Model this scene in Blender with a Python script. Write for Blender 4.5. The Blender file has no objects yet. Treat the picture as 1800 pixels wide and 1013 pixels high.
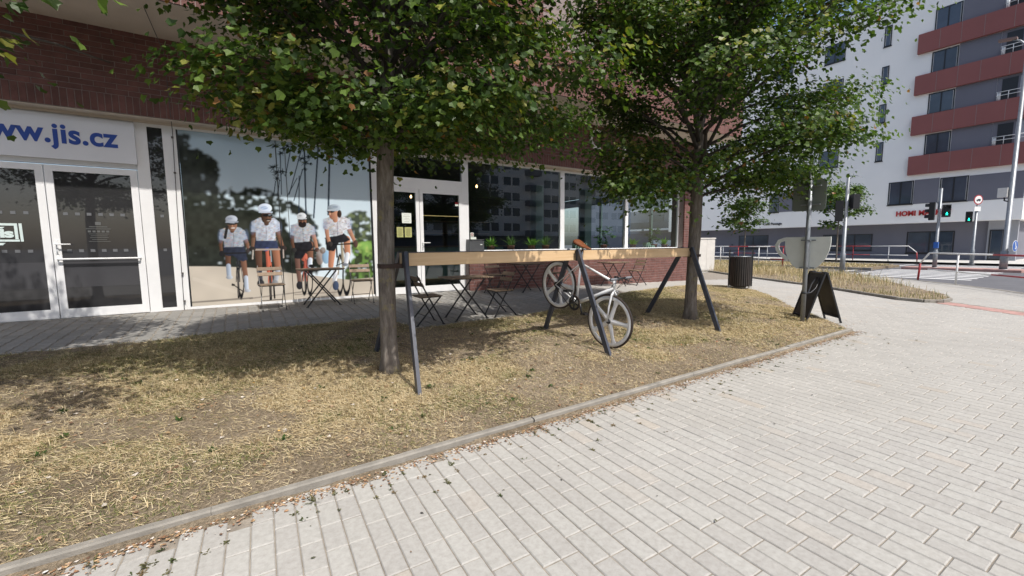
import bpy, math, random
import numpy as np
from mathutils import Vector, Matrix

random.seed(7)
rng = np.random.default_rng(11)
sc = bpy.context.scene
col = sc.collection
R = math.radians

# ---------------------------------------------------------------- camera, sky, sun, exposure
cd = bpy.data.cameras.new('camera')
cam = bpy.data.objects.new('camera', cd)
col.objects.link(cam)
cd.sensor_width = 36.0
cd.lens = 14.81
cd.clip_start = 0.05
cd.clip_end = 2000
_R = Vector((0.83965, -0.54307, -0.00816))
_U = Vector((0.06183, 0.08064, 0.99482))
_F = Vector((0.53960, 0.83581, -0.10129))
m3 = Matrix((_R, _U, -_F)).transposed()
cam.matrix_world = Matrix.Translation((0, 0, 1.40)) @ m3.to_4x4()
sc.camera = cam

SUN = Vector((0.10, -1.0, 1.53)).normalized()
SUN_EL = math.asin(SUN.z)
world = bpy.data.worlds.new('World')
sc.world = world
world.use_nodes = True
wn = world.node_tree
wn.nodes.clear()
sky = wn.nodes.new('ShaderNodeTexSky')
sky.sky_type = 'NISHITA'
sky.sun_disc = False
sky.sun_elevation = SUN_EL
sky.sun_rotation = math.atan2(SUN.x, SUN.y)
sky.air_density = 1.0
sky.dust_density = 3.0
sky.ozone_density = 1.0
bg = wn.nodes.new('ShaderNodeBackground')
bg.inputs['Strength'].default_value = 0.15
wo = wn.nodes.new('ShaderNodeOutputWorld')
wn.links.new(sky.outputs[0], bg.inputs[0])
wn.links.new(bg.outputs[0], wo.inputs[0])

sd = bpy.data.lights.new('sun', 'SUN')
sd.energy = 3.7
sd.angle = R(0.53)
sd.color = (1.0, 0.955, 0.895)
so = bpy.data.objects.new('sun', sd)
col.objects.link(so)
so.rotation_euler = (-SUN).to_track_quat('-Z', 'Y').to_euler()
so.location = (2, -10, 20)

sc.view_settings.view_transform = 'Standard'
sc.view_settings.look = 'None'
sc.view_settings.gamma = 1.0
sc.view_settings.use_curve_mapping = False
sc.view_settings.exposure = 0.34
sc.render.engine = 'CYCLES'
sc.cycles.use_denoising = True
sc.cycles.max_bounces = 8
sc.cycles.transparent_max_bounces = 12
sc.cycles.caustics_reflective = False
sc.cycles.caustics_refractive = False
sc.cycles.sample_clamp_indirect = 6.0


# ---------------------------------------------------------------- helpers
def tag(o, label=None, cat=None, group=None, kind=None):
    if label: o['label'] = label
    if cat: o['category'] = cat
    if group: o['group'] = group
    if kind: o['kind'] = kind
    return o


def empty(name, loc=(0, 0, 0), rz=0.0, label=None, cat=None, group=None):
    o = bpy.data.objects.new(name, None)
    o.empty_display_size = 0.1
    col.objects.link(o)
    o.location = loc
    o.rotation_euler = (0, 0, rz)
    return tag(o, label, cat, group)


def copy_tree(o, parent=None):
    c = o.copy()
    col.objects.link(c)
    if parent is not None:
        c.parent = parent
    for ch in o.children:
        copy_tree(ch, c)
    return c


def link_mesh(name, me, mat=None, parent=None, loc=None, rot=None):
    if mat is not None and not me.materials:
        me.materials.append(mat)
    o = bpy.data.objects.new(name, me)
    col.objects.link(o)
    if parent is not None: o.parent = parent
    if loc is not None: o.location = loc
    if rot is not None: o.rotation_euler = rot
    return o


class MB:
    def __init__(self):
        self.v = []; self.f = []; self.sm = []; self.mi = []; self.cur = 0

    def face(self, idx, smooth=False):
        self.f.append(tuple(idx)); self.sm.append(smooth); self.mi.append(self.cur)

    def quad(self, a, b, c, d):
        n = len(self.v); self.v += [tuple(a), tuple(b), tuple(c), tuple(d)]
        self.face((n, n+1, n+2, n+3)); return self

    def box(self, x0, x1, y0, y1, z0, z1):
        return self.obox(((x0+x1)/2, (y0+y1)/2, (z0+z1)/2), (1, 0, 0), (0, 1, 0), (0, 0, 1),
                         abs(x1-x0)/2, abs(y1-y0)/2, abs(z1-z0)/2)

    def obox(self, c, ax, ay, az, hx, hy, hz):
        c = Vector(c); ax = Vector(ax).normalized()*hx; ay = Vector(ay).normalized()*hy; az = Vector(az).normalized()*hz
        n = len(self.v)
        for sx, sy, sz in ((-1,-1,-1),(1,-1,-1),(1,1,-1),(-1,1,-1),(-1,-1,1),(1,-1,1),(1,1,1),(-1,1,1)):
            self.v.append(tuple(c + ax*sx + ay*sy + az*sz))
        for q in ((0,3,2,1),(4,5,6,7),(0,1,5,4),(1,2,6,5),(2,3,7,6),(3,0,4,7)):
            self.face([n+i for i in q])
        return self

    def bar(self, a, b, w, h, up=(0, 0, 1)):
        a = Vector(a); b = Vector(b); d = (b-a)
        L = d.length; d.normalize()
        s = d.cross(Vector(up))
        if s.length < 1e-4: s = d.cross(Vector((1, 0, 0)))
        s.normalize(); u = s.cross(d)
        return self.obox((a+b)/2, d, s, u, L/2, w/2, h/2)

    def tube(self, pts, r, n=8, caps=True, closed=False):
        pts = [Vector(p) for p in pts]; k = len(pts)
        rs = r if isinstance(r, (list, tuple)) else [r]*k
        base = len(self.v); prev = None
        for i, p in enumerate(pts):
            if closed: t = pts[(i+1) % k]-pts[i-1]
            else: t = pts[min(i+1, k-1)]-pts[max(i-1, 0)]
            t.normalize()
            if prev is None:
                a = Vector((0, 0, 1)) if abs(t.z) < .9 else Vector((1, 0, 0))
                s = t.cross(a).normalized()
            else:
                s = (prev - t*prev.dot(t))
                s = s.normalized() if s.length > 1e-5 else t.orthogonal().normalized()
            prev = s; u = t.cross(s)
            for j in range(n):
                an = 2*math.pi*j/n
                self.v.append(tuple(p + (s*math.cos(an)+u*math.sin(an))*rs[i]))
        for i in range(k if closed else k-1):
            i2 = (i+1) % k
            for j in range(n):
                j2 = (j+1) % n
                self.face((base+i*n+j, base+i*n+j2, base+i2*n+j2, base+i2*n+j), True)
        if caps and not closed:
            self.face([base+j for j in range(n)][::-1])
            self.face([base+(k-1)*n+j for j in range(n)])
        return self

    def lathe(self, prof, n=24, c=(0, 0, 0), smooth=True):
        base = len(self.v); k = len(prof)
        for r, z in prof:
            for j in range(n):
                an = 2*math.pi*j/n
                self.v.append((c[0]+r*math.cos(an), c[1]+r*math.sin(an), c[2]+z))
        for i in range(k-1):
            for j in range(n):
                j2 = (j+1) % n
                self.face((base+i*n+j, base+i*n+j2, base+(i+1)*n+j2, base+(i+1)*n+j), smooth)
        return self

    def prism(self, poly, fn, d0, d1):
        """poly: 2D outline, fn(a,b,d)->3D; extruded from depth d0 to d1"""
        n = len(poly); b = len(self.v)
        for d in (d0, d1):
            for p in poly: self.v.append(tuple(fn(p[0], p[1], d)))
        self.face(list(range(b, b+n))[::-1]); self.face(list(range(b+n, b+2*n)))
        for i in range(n):
            j = (i+1) % n
            self.face((b+i, b+j, b+n+j, b+n+i))
        return self

    def xf(self, M):
        self.v = [tuple(M @ Vector(p)) for p in self.v]; return self

    def mesh(self, name, mats=None):
        me = bpy.data.meshes.new(name)
        me.from_pydata(self.v, [], self.f)
        me.polygons.foreach_set('use_smooth', self.sm)
        if mats:
            for m in (mats if isinstance(mats, (list, tuple)) else [mats]): me.materials.append(m)
            me.polygons.foreach_set('material_index', self.mi)
        me.update()
        return me

    def build(self, name, mat, parent=None, loc=None, rot=None, fix=True):
        me = self.mesh(name, mat)
        if fix:
            import bmesh
            bm = bmesh.new(); bm.from_mesh(me); bmesh.ops.recalc_face_normals(bm, faces=bm.faces); bm.to_mesh(me); bm.free()
        return link_mesh(name, me, None, parent, loc, rot)


def fast_mesh(name, V, tris, mat=None, colr=None, smooth=False):
    """V (n,3) float, tris (m,3) int, optional per-vertex colour (n,3)"""
    me = bpy.data.meshes.new(name)
    V = np.ascontiguousarray(V, dtype=np.float32); T = np.ascontiguousarray(tris, dtype=np.int32)
    k = T.shape[1]
    me.vertices.add(len(V)); me.vertices.foreach_set('co', V.ravel())
    me.loops.add(T.size); me.loops.foreach_set('vertex_index', T.ravel())
    me.polygons.add(len(T)); me.polygons.foreach_set('loop_start', np.arange(0, T.size, k, dtype=np.int32))
    me.polygons.foreach_set('loop_total', np.full(len(T), k, dtype=np.int32))
    me.polygons.foreach_set('use_smooth', np.full(len(T), bool(smooth)))
    if colr is not None:
        at = me.color_attributes.new('Col', 'FLOAT_COLOR', 'POINT')
        c4 = np.ones((len(V), 4), dtype=np.float32); c4[:, :3] = colr
        at.data.foreach_set('color', c4.ravel())
    if mat: me.materials.append(mat)
    me.update(calc_edges=True)
    me.validate()
    return me


# ---------------------------------------------------------------- materials
def new_mat(name):
    m = bpy.data.materials.new(name); m.use_nodes = True
    nt = m.node_tree
    b = nt.nodes['Principled BSDF']
    return m, nt, b


def noise(nt, scale, detail=4, rough=.55, vec=None):
    n = nt.nodes.new('ShaderNodeTexNoise')
    n.inputs['Scale'].default_value = scale; n.inputs['Detail'].default_value = detail
    n.inputs['Roughness'].default_value = rough
    if vec is not None: nt.links.new(vec, n.inputs['Vector'])
    return n


def ramp(nt, src, stops):
    r = nt.nodes.new('ShaderNodeValToRGB')
    els = r.color_ramp.elements
    while len(els) < len(stops): els.new(.5)
    for e, (p, c) in zip(els, stops):
        e.position = p; e.color = (*c, 1) if len(c) == 3 else c
    nt.links.new(src, r.inputs[0])
    return r


def mixc(nt, a, b, fac, mode='MIX'):
    n = nt.nodes.new('ShaderNodeMix'); n.data_type = 'RGBA'; n.blend_type = mode
    for v, k in ((fac, 0), (a, 6), (b, 7)):
        if hasattr(v, 'is_linked'): nt.links.new(v, n.inputs[k])
        else: n.inputs[k].default_value = v if k == 0 else ((*v, 1) if len(v) == 3 else v)
    return n.outputs[2]


def pos(nt):
    return nt.nodes.new('ShaderNodeNewGeometry').outputs['Position']


def bump(nt, b, src, strength=.3, dist=.01):
    n = nt.nodes.new('ShaderNodeBump'); n.inputs['Strength'].default_value = strength
    n.inputs['Distance'].default_value = dist
    nt.links.new(src, n.inputs['Height']); nt.links.new(n.outputs[0], b.inputs['Normal'])


def mat(name, c, rough=.6, var=.18, scale=6.0, metal=0.0, bmp=.1, bscale=None, spec=.5, dist=.005, objrand=0.0):
    """plain material with two-scale tonal variation and fine relief, in world space"""
    m, nt, b = new_mat(name)
    p = pos(nt)
    n1 = noise(nt, scale, 5, .6, p)
    lo = tuple(x*(1-var) for x in c); hi = tuple(min(1, x*(1+var)) for x in c)
    cc = ramp(nt, n1.outputs[0], [(.3, lo), (.7, hi)]).outputs[0]
    if objrand:
        oi = nt.nodes.new('ShaderNodeObjectInfo')
        rr = ramp(nt, oi.outputs['Random'], [(0, (1-objrand,)*3), (1, (1+objrand,)*3)]).outputs[0]
        cc = mixc(nt, cc, rr, 1.0, 'MULTIPLY')
    nt.links.new(cc, b.inputs['Base Color'])
    b.inputs['Roughness'].default_value = rough
    b.inputs['Metallic'].default_value = metal
    b.inputs['Specular IOR Level'].default_value = spec
    if bmp:
        n2 = noise(nt, bscale or scale*8, 4, .6, p)
        bump(nt, b, n2.outputs[0], bmp, dist)
    return m


def attr_mat(name, rough=.7, bmp=0.0, bscale=80, mul=None, spec=.3, trans=0.0):
    m, nt, b = new_mat(name)
    a = nt.nodes.new('ShaderNodeAttribute'); a.attribute_name = 'Col'
    src = a.outputs['Color']
    nt.links.new(src, b.inputs['Base Color'])
    b.inputs['Roughness'].default_value = rough
    b.inputs['Specular IOR Level'].default_value = spec
    if bmp:
        bump(nt, b, noise(nt, bscale, 4, .6, pos(nt)).outputs[0], bmp, .004)
    if trans:
        out = nt.nodes['Material Output']
        t = nt.nodes.new('ShaderNodeBsdfTranslucent')
        tc = mixc(nt, src, (1.0, 1.15, .35), 1.0, 'MULTIPLY')
        nt.links.new(tc, t.inputs['Color'])
        mx = nt.nodes.new('ShaderNodeMixShader'); mx.inputs[0].default_value = trans
        nt.links.new(b.outputs[0], mx.inputs[1]); nt.links.new(t.outputs[0], mx.inputs[2])
        nt.links.new(mx.outputs[0], out.inputs[0])
    return m


def glass_mat(name, tint=(.75, .8, .82), ior=1.5, add=0.0, rough=0.0):
    m, nt, b = new_mat(name)
    nt.nodes.remove(b)
    out = nt.nodes['Material Output']
    tr = nt.nodes.new('ShaderNodeBsdfTransparent'); tr.inputs[0].default_value = (*tint, 1)
    gl = nt.nodes.new('ShaderNodeBsdfGlossy'); gl.inputs['Roughness'].default_value = rough
    gl.inputs['Color'].default_value = (.95, .97, 1, 1)
    fr = nt.nodes.new('ShaderNodeFresnel'); fr.inputs[0].default_value = ior
    ad = nt.nodes.new('ShaderNodeMath'); ad.operation = 'ADD'; ad.inputs[1].default_value = add; ad.use_clamp = True
    nt.links.new(fr.outputs[0], ad.inputs[0])
    bf = nt.nodes.new('ShaderNodeNewGeometry'); inv = nt.nodes.new('ShaderNodeMath'); inv.operation = 'SUBTRACT'; inv.inputs[0].default_value = 1.0
    nt.links.new(bf.outputs['Backfacing'], inv.inputs[1])          # only the outer face of a pane mirrors
    mu_ = nt.nodes.new('ShaderNodeMath'); mu_.operation = 'MULTIPLY'
    nt.links.new(ad.outputs[0], mu_.inputs[0]); nt.links.new(inv.outputs[0], mu_.inputs[1])
    mx = nt.nodes.new('ShaderNodeMixShader')
    nt.links.new(mu_.outputs[0], mx.inputs[0]); nt.links.new(tr.outputs[0], mx.inputs[1]); nt.links.new(gl.outputs[0], mx.inputs[2])
    nt.links.new(mx.outputs[0], out.inputs[0])
    return m


def emit_mat(name, c, s):
    m, nt, b = new_mat(name)
    b.inputs['Base Color'].default_value = (*c, 1)
    b.inputs['Emission Color'].default_value = (*c, 1)
    b.inputs['Emission Strength'].default_value = s
    return m


M = {}
M['frame'] = mat('white_aluminium', (.80, .80, .80), .35, .04, 3, bmp=.02)
M['frame_grey'] = mat('grey_aluminium', (.42, .44, .46), .4, .06, 3, bmp=.02)
M['cream'] = mat('cream_render', (.58, .51, .43), .9, .06, 2.5, bmp=.35, bscale=90)
M['brick'] = mat('red_brick', (.150, .067, .056), .85, .22, 9, bmp=.35, bscale=60, objrand=.16)
M['mortar'] = mat('mortar', (.25, .20, .185), .95, .15, 20, bmp=.4, bscale=160)
M['sill'] = mat('sill_metal', (.78, .78, .77), .4, .04, 4, bmp=0)
M['dark_pane'] = mat('dark_glass_film', (.034, .034, .036), .025, .1, 2, bmp=0, spec=.75)
M['mid_pane'] = mat('grey_glass_film', (.055, .055, .06), .12, .08, 2, bmp=0, spec=.6)
M['cafe_glass'] = glass_mat('cafe_glass', (.86, .90, .89), 1.52, .06)
M['far_glass'] = mat('far_window_glass', (.05, .065, .09), .05, .5, .35, bmp=0, spec=.8)
M['black_metal'] = mat('black_painted_steel', (.014, .015, .018), .42, .2, 12, bmp=.05)
M['rack_metal'] = mat('dark_blue_grey_steel', (.048, .053, .070), .38, .22, 9, bmp=.08)
M['steel'] = mat('galvanised_steel', (.24, .255, .27), .45, .14, 8, metal=.45, bmp=.04)
M['white_paint'] = mat('white_paint', (.78, .78, .76), .5, .07, 5, bmp=.04)
M['red_paint'] = mat('red_paint', (.36, .028, .032), .5, .12, 5, bmp=.04)
M['asphalt'] = mat('asphalt', (.105, .105, .112), .9, .14, 1.2, bmp=.5, bscale=220)
M['marking'] = mat('road_marking', (.70, .70, .68), .8, .12, 3, bmp=.2, bscale=120)
M['plaster_white'] = mat('white_render', (.88, .865, .83), .9, .025, .4, bmp=.1, bscale=40)
M['plaster_grey'] = mat('grey_render', (.16, .16, .19), .9, .05, .5, bmp=.1, bscale=40)
M['plaster_mid'] = mat('mid_grey_render', (.30, .31, .34), .9, .06, .5, bmp=.1, bscale=40)
M['band_red'] = mat('oxide_red_panel', (.25, .088, .080), .8, .05, .6, bmp=.05, bscale=30)
M['kerb'] = mat('kerb_concrete', (.245, .228, .198), .92, .24, 7, bmp=.5, bscale=120, objrand=.08)
M['far_paving'] = mat('pale_paving', (.47, .46, .43), .92, .10, 1.5, bmp=.3, bscale=60)
M['red_paving'] = mat('red_tactile_paver', (.38, .225, .195), .9, .14, 6, bmp=.3, bscale=60, objrand=.1)
M['blackboard'] = mat('blackboard', (.035, .033, .032), .55, .25, 5, bmp=.1)
M['bin_slat'] = mat('dark_bin_slat', (.030, .025, .022), .45, .25, 8, bmp=.1, objrand=.2)
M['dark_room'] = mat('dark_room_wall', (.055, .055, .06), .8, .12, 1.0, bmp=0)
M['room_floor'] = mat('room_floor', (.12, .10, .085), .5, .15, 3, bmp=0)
M['teal'] = mat('pale_green_joinery', (.22, .34, .29), .6, .08, 3, bmp=0)
M['blue_sign'] = mat('blue_lettering', (.018, .065, .33), .5, .03, 4, bmp=0)
M['sign_white'] = mat('sign_panel', (.74, .75, .78), .45, .03, 2, bmp=.02)
M['red_letters'] = mat('red_letters', (.45, .025, .022), .5, .06, 4, bmp=0)
M['black_letters'] = mat('black_letters', (.03, .03, .035), .5, .05, 4, bmp=0)
M['plastic_black'] = mat('black_plastic', (.013, .013, .014), .5, .2, 10, bmp=.03)
M['rubber'] = mat('tyre_rubber', (.05, .032, .022), .8, .2, 30, bmp=.1)
M['tyre_tread'] = mat('tyre_tread', (.02, .019, .018), .85, .2, 30, bmp=.1)
M['bike_white'] = mat('white_bicycle_paint', (.78, .79, .80), .22, .03, 8, bmp=0, spec=.6)
M['mag_silver'] = mat('pale_grey_cast_wheel', (.76, .75, .73), .38, .05, 8, bmp=.02, metal=.0)
M['leather'] = mat('tan_leather', (.17, .058, .024), .42, .3, 22, bmp=.15)
M['chrome'] = mat('bare_metal_part', (.5, .5, .5), .25, .1, 10, metal=.9, bmp=0)
M['strap'] = mat('brown_strap', (.045, .026, .02), .8, .25, 30, bmp=.2)
M['pot'] = mat('terracotta_pot', (.28, .12, .07), .8, .2, 10, bmp=.1)
M['letterbox'] = mat('anthracite_letterbox', (.075, .078, .082), .4, .1, 6, bmp=.03)
M['paper'] = mat('paper_notice', (.72, .76, .70), .8, .05, 20, bmp=0)
M['kraft'] = mat('yellow_paper', (.40, .40, .16), .8, .1, 20, bmp=0)
M['marker'] = mat('film_marker', (.13, .135, .145), .6, .1, 20, bmp=0)
M['mint'] = mat('mint_white_film', (.62, .72, .70), .5, .04, 8, bmp=0)
M['cup_back'] = mat('sign_back_grey', (.70, .72, .68), .45, .07, 5, bmp=.04)
M['cabinet'] = mat('cabinet_white', (.66, .64, .60), .6, .08, 4, bmp=.03)
M['hedge'] = mat('hedge_dark', (.03, .055, .022), .9, .4, 6, bmp=.8, bscale=12)
M['green_lamp'] = emit_mat('green_signal', (.02, .9, .62), 2.2)
M['amber_lamp'] = emit_mat('amber_signal', (.9, .3, .02), 1.0)
M['bulb'] = emit_mat('warm_bulb', (1.0, .62, .28), 5.0)
M['book'] = mat('green_book', (.35, .48, .38), .7, .2, 6, bmp=0, objrand=.3)
M['cable'] = mat('weathered_wire', (.10, .09, .085), .6, .2, 20, bmp=0)
M['blue_plate'] = mat('blue_sign_face', (.02, .11, .42), .4, .05, 10, bmp=0)
M['leaf'] = attr_mat('maple_leaf', .42, 0, trans=.42, spec=.28)
M['grass'] = attr_mat('dry_grass_blade', .75, 0, trans=.15, spec=.2)
M['attr_matte'] = attr_mat('litter', .8)


def wood_mat(name, c1, c2, axis='X', scale=1.0, rough=.6):
    m, nt, b = new_mat(name)
    tc = nt.nodes.new('ShaderNodeTexCoord')
    mp = nt.nodes.new('ShaderNodeMapping')
    s = {'X': (1.2, 22, 22), 'Y': (22, 1.2, 22), 'Z': (22, 22, 1.2)}[axis]
    mp.inputs['Scale'].default_value = tuple(k*scale for k in s)
    nt.links.new(tc.outputs['Object'], mp.inputs[0])
    n = noise(nt, 1.0, 6, .65, mp.outputs[0])
    n.inputs['Distortion'].default_value = .6
    cc = ramp(nt, n.outputs[0], [(.25, c1), (.75, c2)]).outputs[0]
    oi = nt.nodes.new('ShaderNodeObjectInfo')
    rr = ramp(nt, oi.outputs['Random'], [(0, (.85,)*3), (1, (1.15,)*3)]).outputs[0]
    cc = mixc(nt, cc, rr, 1.0, 'MULTIPLY')
    nt.links.new(cc, b.inputs['Base Color'])
    b.inputs['Roughness'].default_value = rough
    bump(nt, b, n.outputs[0], .15, .003)
    return m


M['pine'] = wood_mat('pine_beam', (.64, .42, .22), (.78, .57, .34), 'X')
M['slat'] = wood_mat('weathered_slat', (.15, .105, .068), (.27, .195, .13), 'Y', 1.0, .7)


def paver_mat(name, attr):
    m, nt, b = new_mat(name)
    p = pos(nt)
    n1 = noise(nt, .9, 4, .6, p)
    base = ramp(nt, n1.outputs[0], [(.3, (.352, .344, .325)), (.7, (.392, .384, .364))]).outputs[0]
    n2 = noise(nt, 34, 5, .7, p)
    sp = ramp(nt, n2.outputs[0], [(.30, (.84, .83, .81)), (.62, (1.04, 1.04, 1.03))]).outputs[0]
    base = mixc(nt, base, sp, 1.0, 'MULTIPLY')
    # small dark spots (gum, grime)
    vo = nt.nodes.new('ShaderNodeTexVoronoi'); vo.inputs['Scale'].default_value = 2.3
    nt.links.new(p, vo.inputs['Vector'])
    sp2 = ramp(nt, vo.outputs['Distance'], [(.022, (.45, .43, .41)), (.035, (1, 1, 1))]).outputs[0]
    base = mixc(nt, base, sp2, .8, 'MULTIPLY')
    if attr:
        a = nt.nodes.new('ShaderNodeAttribute'); a.attribute_name = 'Col'; t = a.outputs['Color']
    else:
        oi = nt.nodes.new('ShaderNodeObjectInfo')
        t = ramp(nt, oi.outputs['Random'], [(0, (.94, .93, .925)), (.5, (.99, .985, .975)), (.95, (1.03, 1.03, 1.02)), (1, (1.02, .96, .91))]).outputs[0]
    base = mixc(nt, base, t, 1.0, 'MULTIPLY')
    nt.links.new(base, b.inputs['Base Color'])
    b.inputs['Roughness'].default_value = .9
    b.inputs['Specular IOR Level'].default_value = .25
    n3 = noise(nt, 130, 4, .6, p)
    bump(nt, b, n3.outputs[0], .35, .003)
    return m


M['paver'] = paver_mat('concrete_paver', False)
M['paver_bulk'] = paver_mat('concrete_paver_field', True)


def soil_mat():
    m, nt, b = new_mat('dry_soil')
    p = pos(nt)
    n1 = noise(nt, 1.4, 6, .65, p)
    c = ramp(nt, n1.outputs[0], [(.28, (.19, .155, .112)), (.5, (.29, .24, .175)), (.72, (.37, .31, .23))]).outputs[0]
    n2 = noise(nt, 55, 5, .7, p)
    c = mixc(nt, c, ramp(nt, n2.outputs[0], [(.32, (.45, .43, .40)), (.66, (1.25, 1.22, 1.18))]).outputs[0], 1.0, 'MULTIPLY')
    nt.links.new(c, b.inputs['Base Color']); b.inputs['Roughness'].default_value = .95
    b.inputs['Specular IOR Level'].default_value = .1
    bump(nt, b, n2.outputs[0], 1.0, .03)
    return m


M['soil'] = soil_mat()


def bark_mat():
    m, nt, b = new_mat('maple_bark')
    tc = nt.nodes.new('ShaderNodeTexCoord'); mp = nt.nodes.new('ShaderNodeMapping')
    mp.inputs['Scale'].default_value = (24, 24, 5)
    nt.links.new(tc.outputs['Object'], mp.inputs[0])
    n = noise(nt, 1.0, 6, .7, mp.outputs[0])
    c = ramp(nt, n.outputs[0], [(.3, (.085, .070, .058)), (.55, (.185, .160, .135)), (.75, (.29, .265, .235))]).outputs[0]
    n2 = noise(nt, 5, 5, .7, tc.outputs['Object'])
    f = ramp(nt, n2.outputs[0], [(.56, (0, 0, 0)), (.68, (1, 1, 1))]).outputs[0]
    c = mixc(nt, c, (.24, .205, .09), f)
    nt.links.new(c, b.inputs['Base Color']); b.inputs['Roughness'].default_value = .95
    b.inputs['Specular IOR Level'].default_value = .15
    bump(nt, b, n.outputs[0], 1.0, .012)
    return m


M['bark'] = bark_mat()
M['twig_bark'] = mat('dark_twig_bark', (.055, .046, .038), .9, .3, 20, bmp=.3)


# ---------------------------------------------------------------- terrain
def gh(x, y):
    """ground height: the lawn and terrace climb gently to the building and fall away to the right"""
    zb = np.interp(x, [5, 13.4, 16], [.29, .09, .0]); s = np.clip((np.asarray(y)-2.6)/6.66, 0, 1)
    return zb*s


def inside(px, py, poly):
    px = np.asarray(px); py = np.asarray(py); r = np.zeros(px.shape, bool); n = len(poly); j = n-1
    for i in range(n):
        xi, yi = poly[i]; xj, yj = poly[j]
        with np.errstate(divide='ignore', invalid='ignore'):
            c = ((yi > py) != (yj > py)) & (px < (xj-xi)*(py-yi)/((yj-yi) if yj != yi else 1e-9)+xi)
        r ^= c; j = i
    return r


_NG = rng.random((8, 64, 64))
def vnoise(x, y, k=0, s=1.0):
    x = np.asarray(x)*s+100.3; y = np.asarray(y)*s+57.7
    xi = np.floor(x).astype(int); yi = np.floor(y).astype(int); fx = x-xi; fy = y-yi
    fx = fx*fx*(3-2*fx); fy = fy*fy*(3-2*fy); g = _NG[k % 8]
    a = g[xi % 64, yi % 64]; b = g[(xi+1) % 64, yi % 64]; c = g[xi % 64, (yi+1) % 64]; d = g[(xi+1) % 64, (yi+1) % 64]
    return (a*(1-fx)+b*fx)*(1-fy)+(c*(1-fx)+d*fx)*fy


CAMP = np.array([0, 0, 1.4]); RV = np.array(_R); UV = np.array(_U); FV = np.array(_F)
def project(P):
    P = np.asarray(P, float)-CAMP; d = P@FV
    dd = np.where(d > .05, d, np.nan)
    return 900+740.5*(P@RV)/dd, 506.5-740.5*(P@UV)/dd, d


LAWN1 = [(-7, 2.61), (8.05, 2.61), (8.35, 2.95), (9.48, 4.07), (10.9, 5.2), (11.9, 6.06), (12.2, 6.6), (12.2, 7.1), (11.9, 7.6), (11.3, 7.8), (9.6, 7.55),
         (8, 7.24), (6.8, 6.85), (5.66, 6.45), (5.0, 6.1), (4.5, 5.96), (2.15, 5.96), (1.9, 6.92), (-7, 6.94)]
LAWN2 = [(22.5, 16.5), (20.3, 13.35), (17.3, 9.0), (15.7, 6.5), (13.9, 4.3), (13.25, 3.4), (13.2, 2.95), (13.5, 2.7), (14.1, 2.68), (15.1, 2.97),
         (17.2, 4.16), (19.4, 5.6), (21.3, 6.95), (22.6, 8.6), (23.7, 10.1), (28, 17)]
ROADEDGE = [(40, 32), (28.2, 18), (24.4, 11), (23.4, 9.0), (22.8, 7.5), (21.2, 5.5), (19.55, 3.6), (18.3, 2.5), (17.3, 1.8), (15.2, .2), (12.8, -2.4), (10.5, -6), (8, -12)]
# ---------------------------------------------------------------- the setting: ground, road, paving, lawns
def sheet(name, poly, z, m, kind='structure', flat=True):
    b = MB(); n = len(poly)
    b.v = [(x, y, z) for x, y in poly]; b.face(range(n))
    o = b.build(name, m)
    return tag(o, kind=kind)


g = MB(); g.quad((-900, -900, -.16), (900, -900, -.16), (900, 900, -.16), (-900, 900, -.16))
tag(g.build('ground', M['asphalt']), kind='structure')

road_poly = [(p[0]+.1, p[1]) for p in ROADEDGE] + [(8, -60), (120, -60), (120, -30), (60, -6), (43, 1), (38.5, 7), (39, 16), (47, 30)]
sheet('road', road_poly, -.10, M['asphalt'])
sheet('far_pavement', [(39.0, -30), (38.6, 6.0), (39.2, 12), (40.2, 24), (46, 60), (120, 60), (120, -30)], .04, M['far_paving'])

# bedding under the pavers (joint sand), following the slope of the terrace
def grid_sheet(name, x0, x1, y0, y1, dx, dy, dz, m, poly=None):
    xs = np.arange(x0, x1+dx/2, dx); ys = np.arange(y0, y1+dy/2, dy)
    X, Y = np.meshgrid(xs, ys, indexing='ij'); Z = gh(X, Y)+dz
    n, k = X.shape; V = np.stack([X, Y, Z], -1).reshape(-1, 3)
    i = np.arange(n-1)[:, None]*k+np.arange(k-1)[None]
    F = np.stack([i, i+k, i+k+1, i+1], -1).reshape(-1, 4)
    if poly is not None:
        cx = V[F].mean(1); F = F[inside(cx[:, 0], cx[:, 1], poly)]
    return link_mesh(name, fast_mesh(name, V, F, m))


M['joint'] = mat('joint_sand', (.24, .21, .17), .95, .3, 14, bmp=.6, bscale=90)
PAVE = [(-8, -8), (9.5, -8), (10.5, -6), (12.8, -2.4), (15.2, .2), (17.3, 1.8), (18.3, 2.5), (19.55, 3.6), (21.2, 5.5), (22.8, 7.5), (23.4, 9.0), (24.4, 11),
        (28.2, 18), (40, 32), (40, 60), (14.2, 60), (14.2, 9.4), (14.2, 9.3), (-8, 9.7)]
pavement = tag(grid_sheet('pavement', -8, 24.4, -8, 12, .4, .2, -.006, M['joint'], PAVE), kind='structure')
tag(sheet('side_paving', [(14.2, 12.1), (24.9, 12.1), (28.2, 18), (40, 32), (40, 60), (14.2, 60)], -.004, M['far_paving']), kind='structure')

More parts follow.
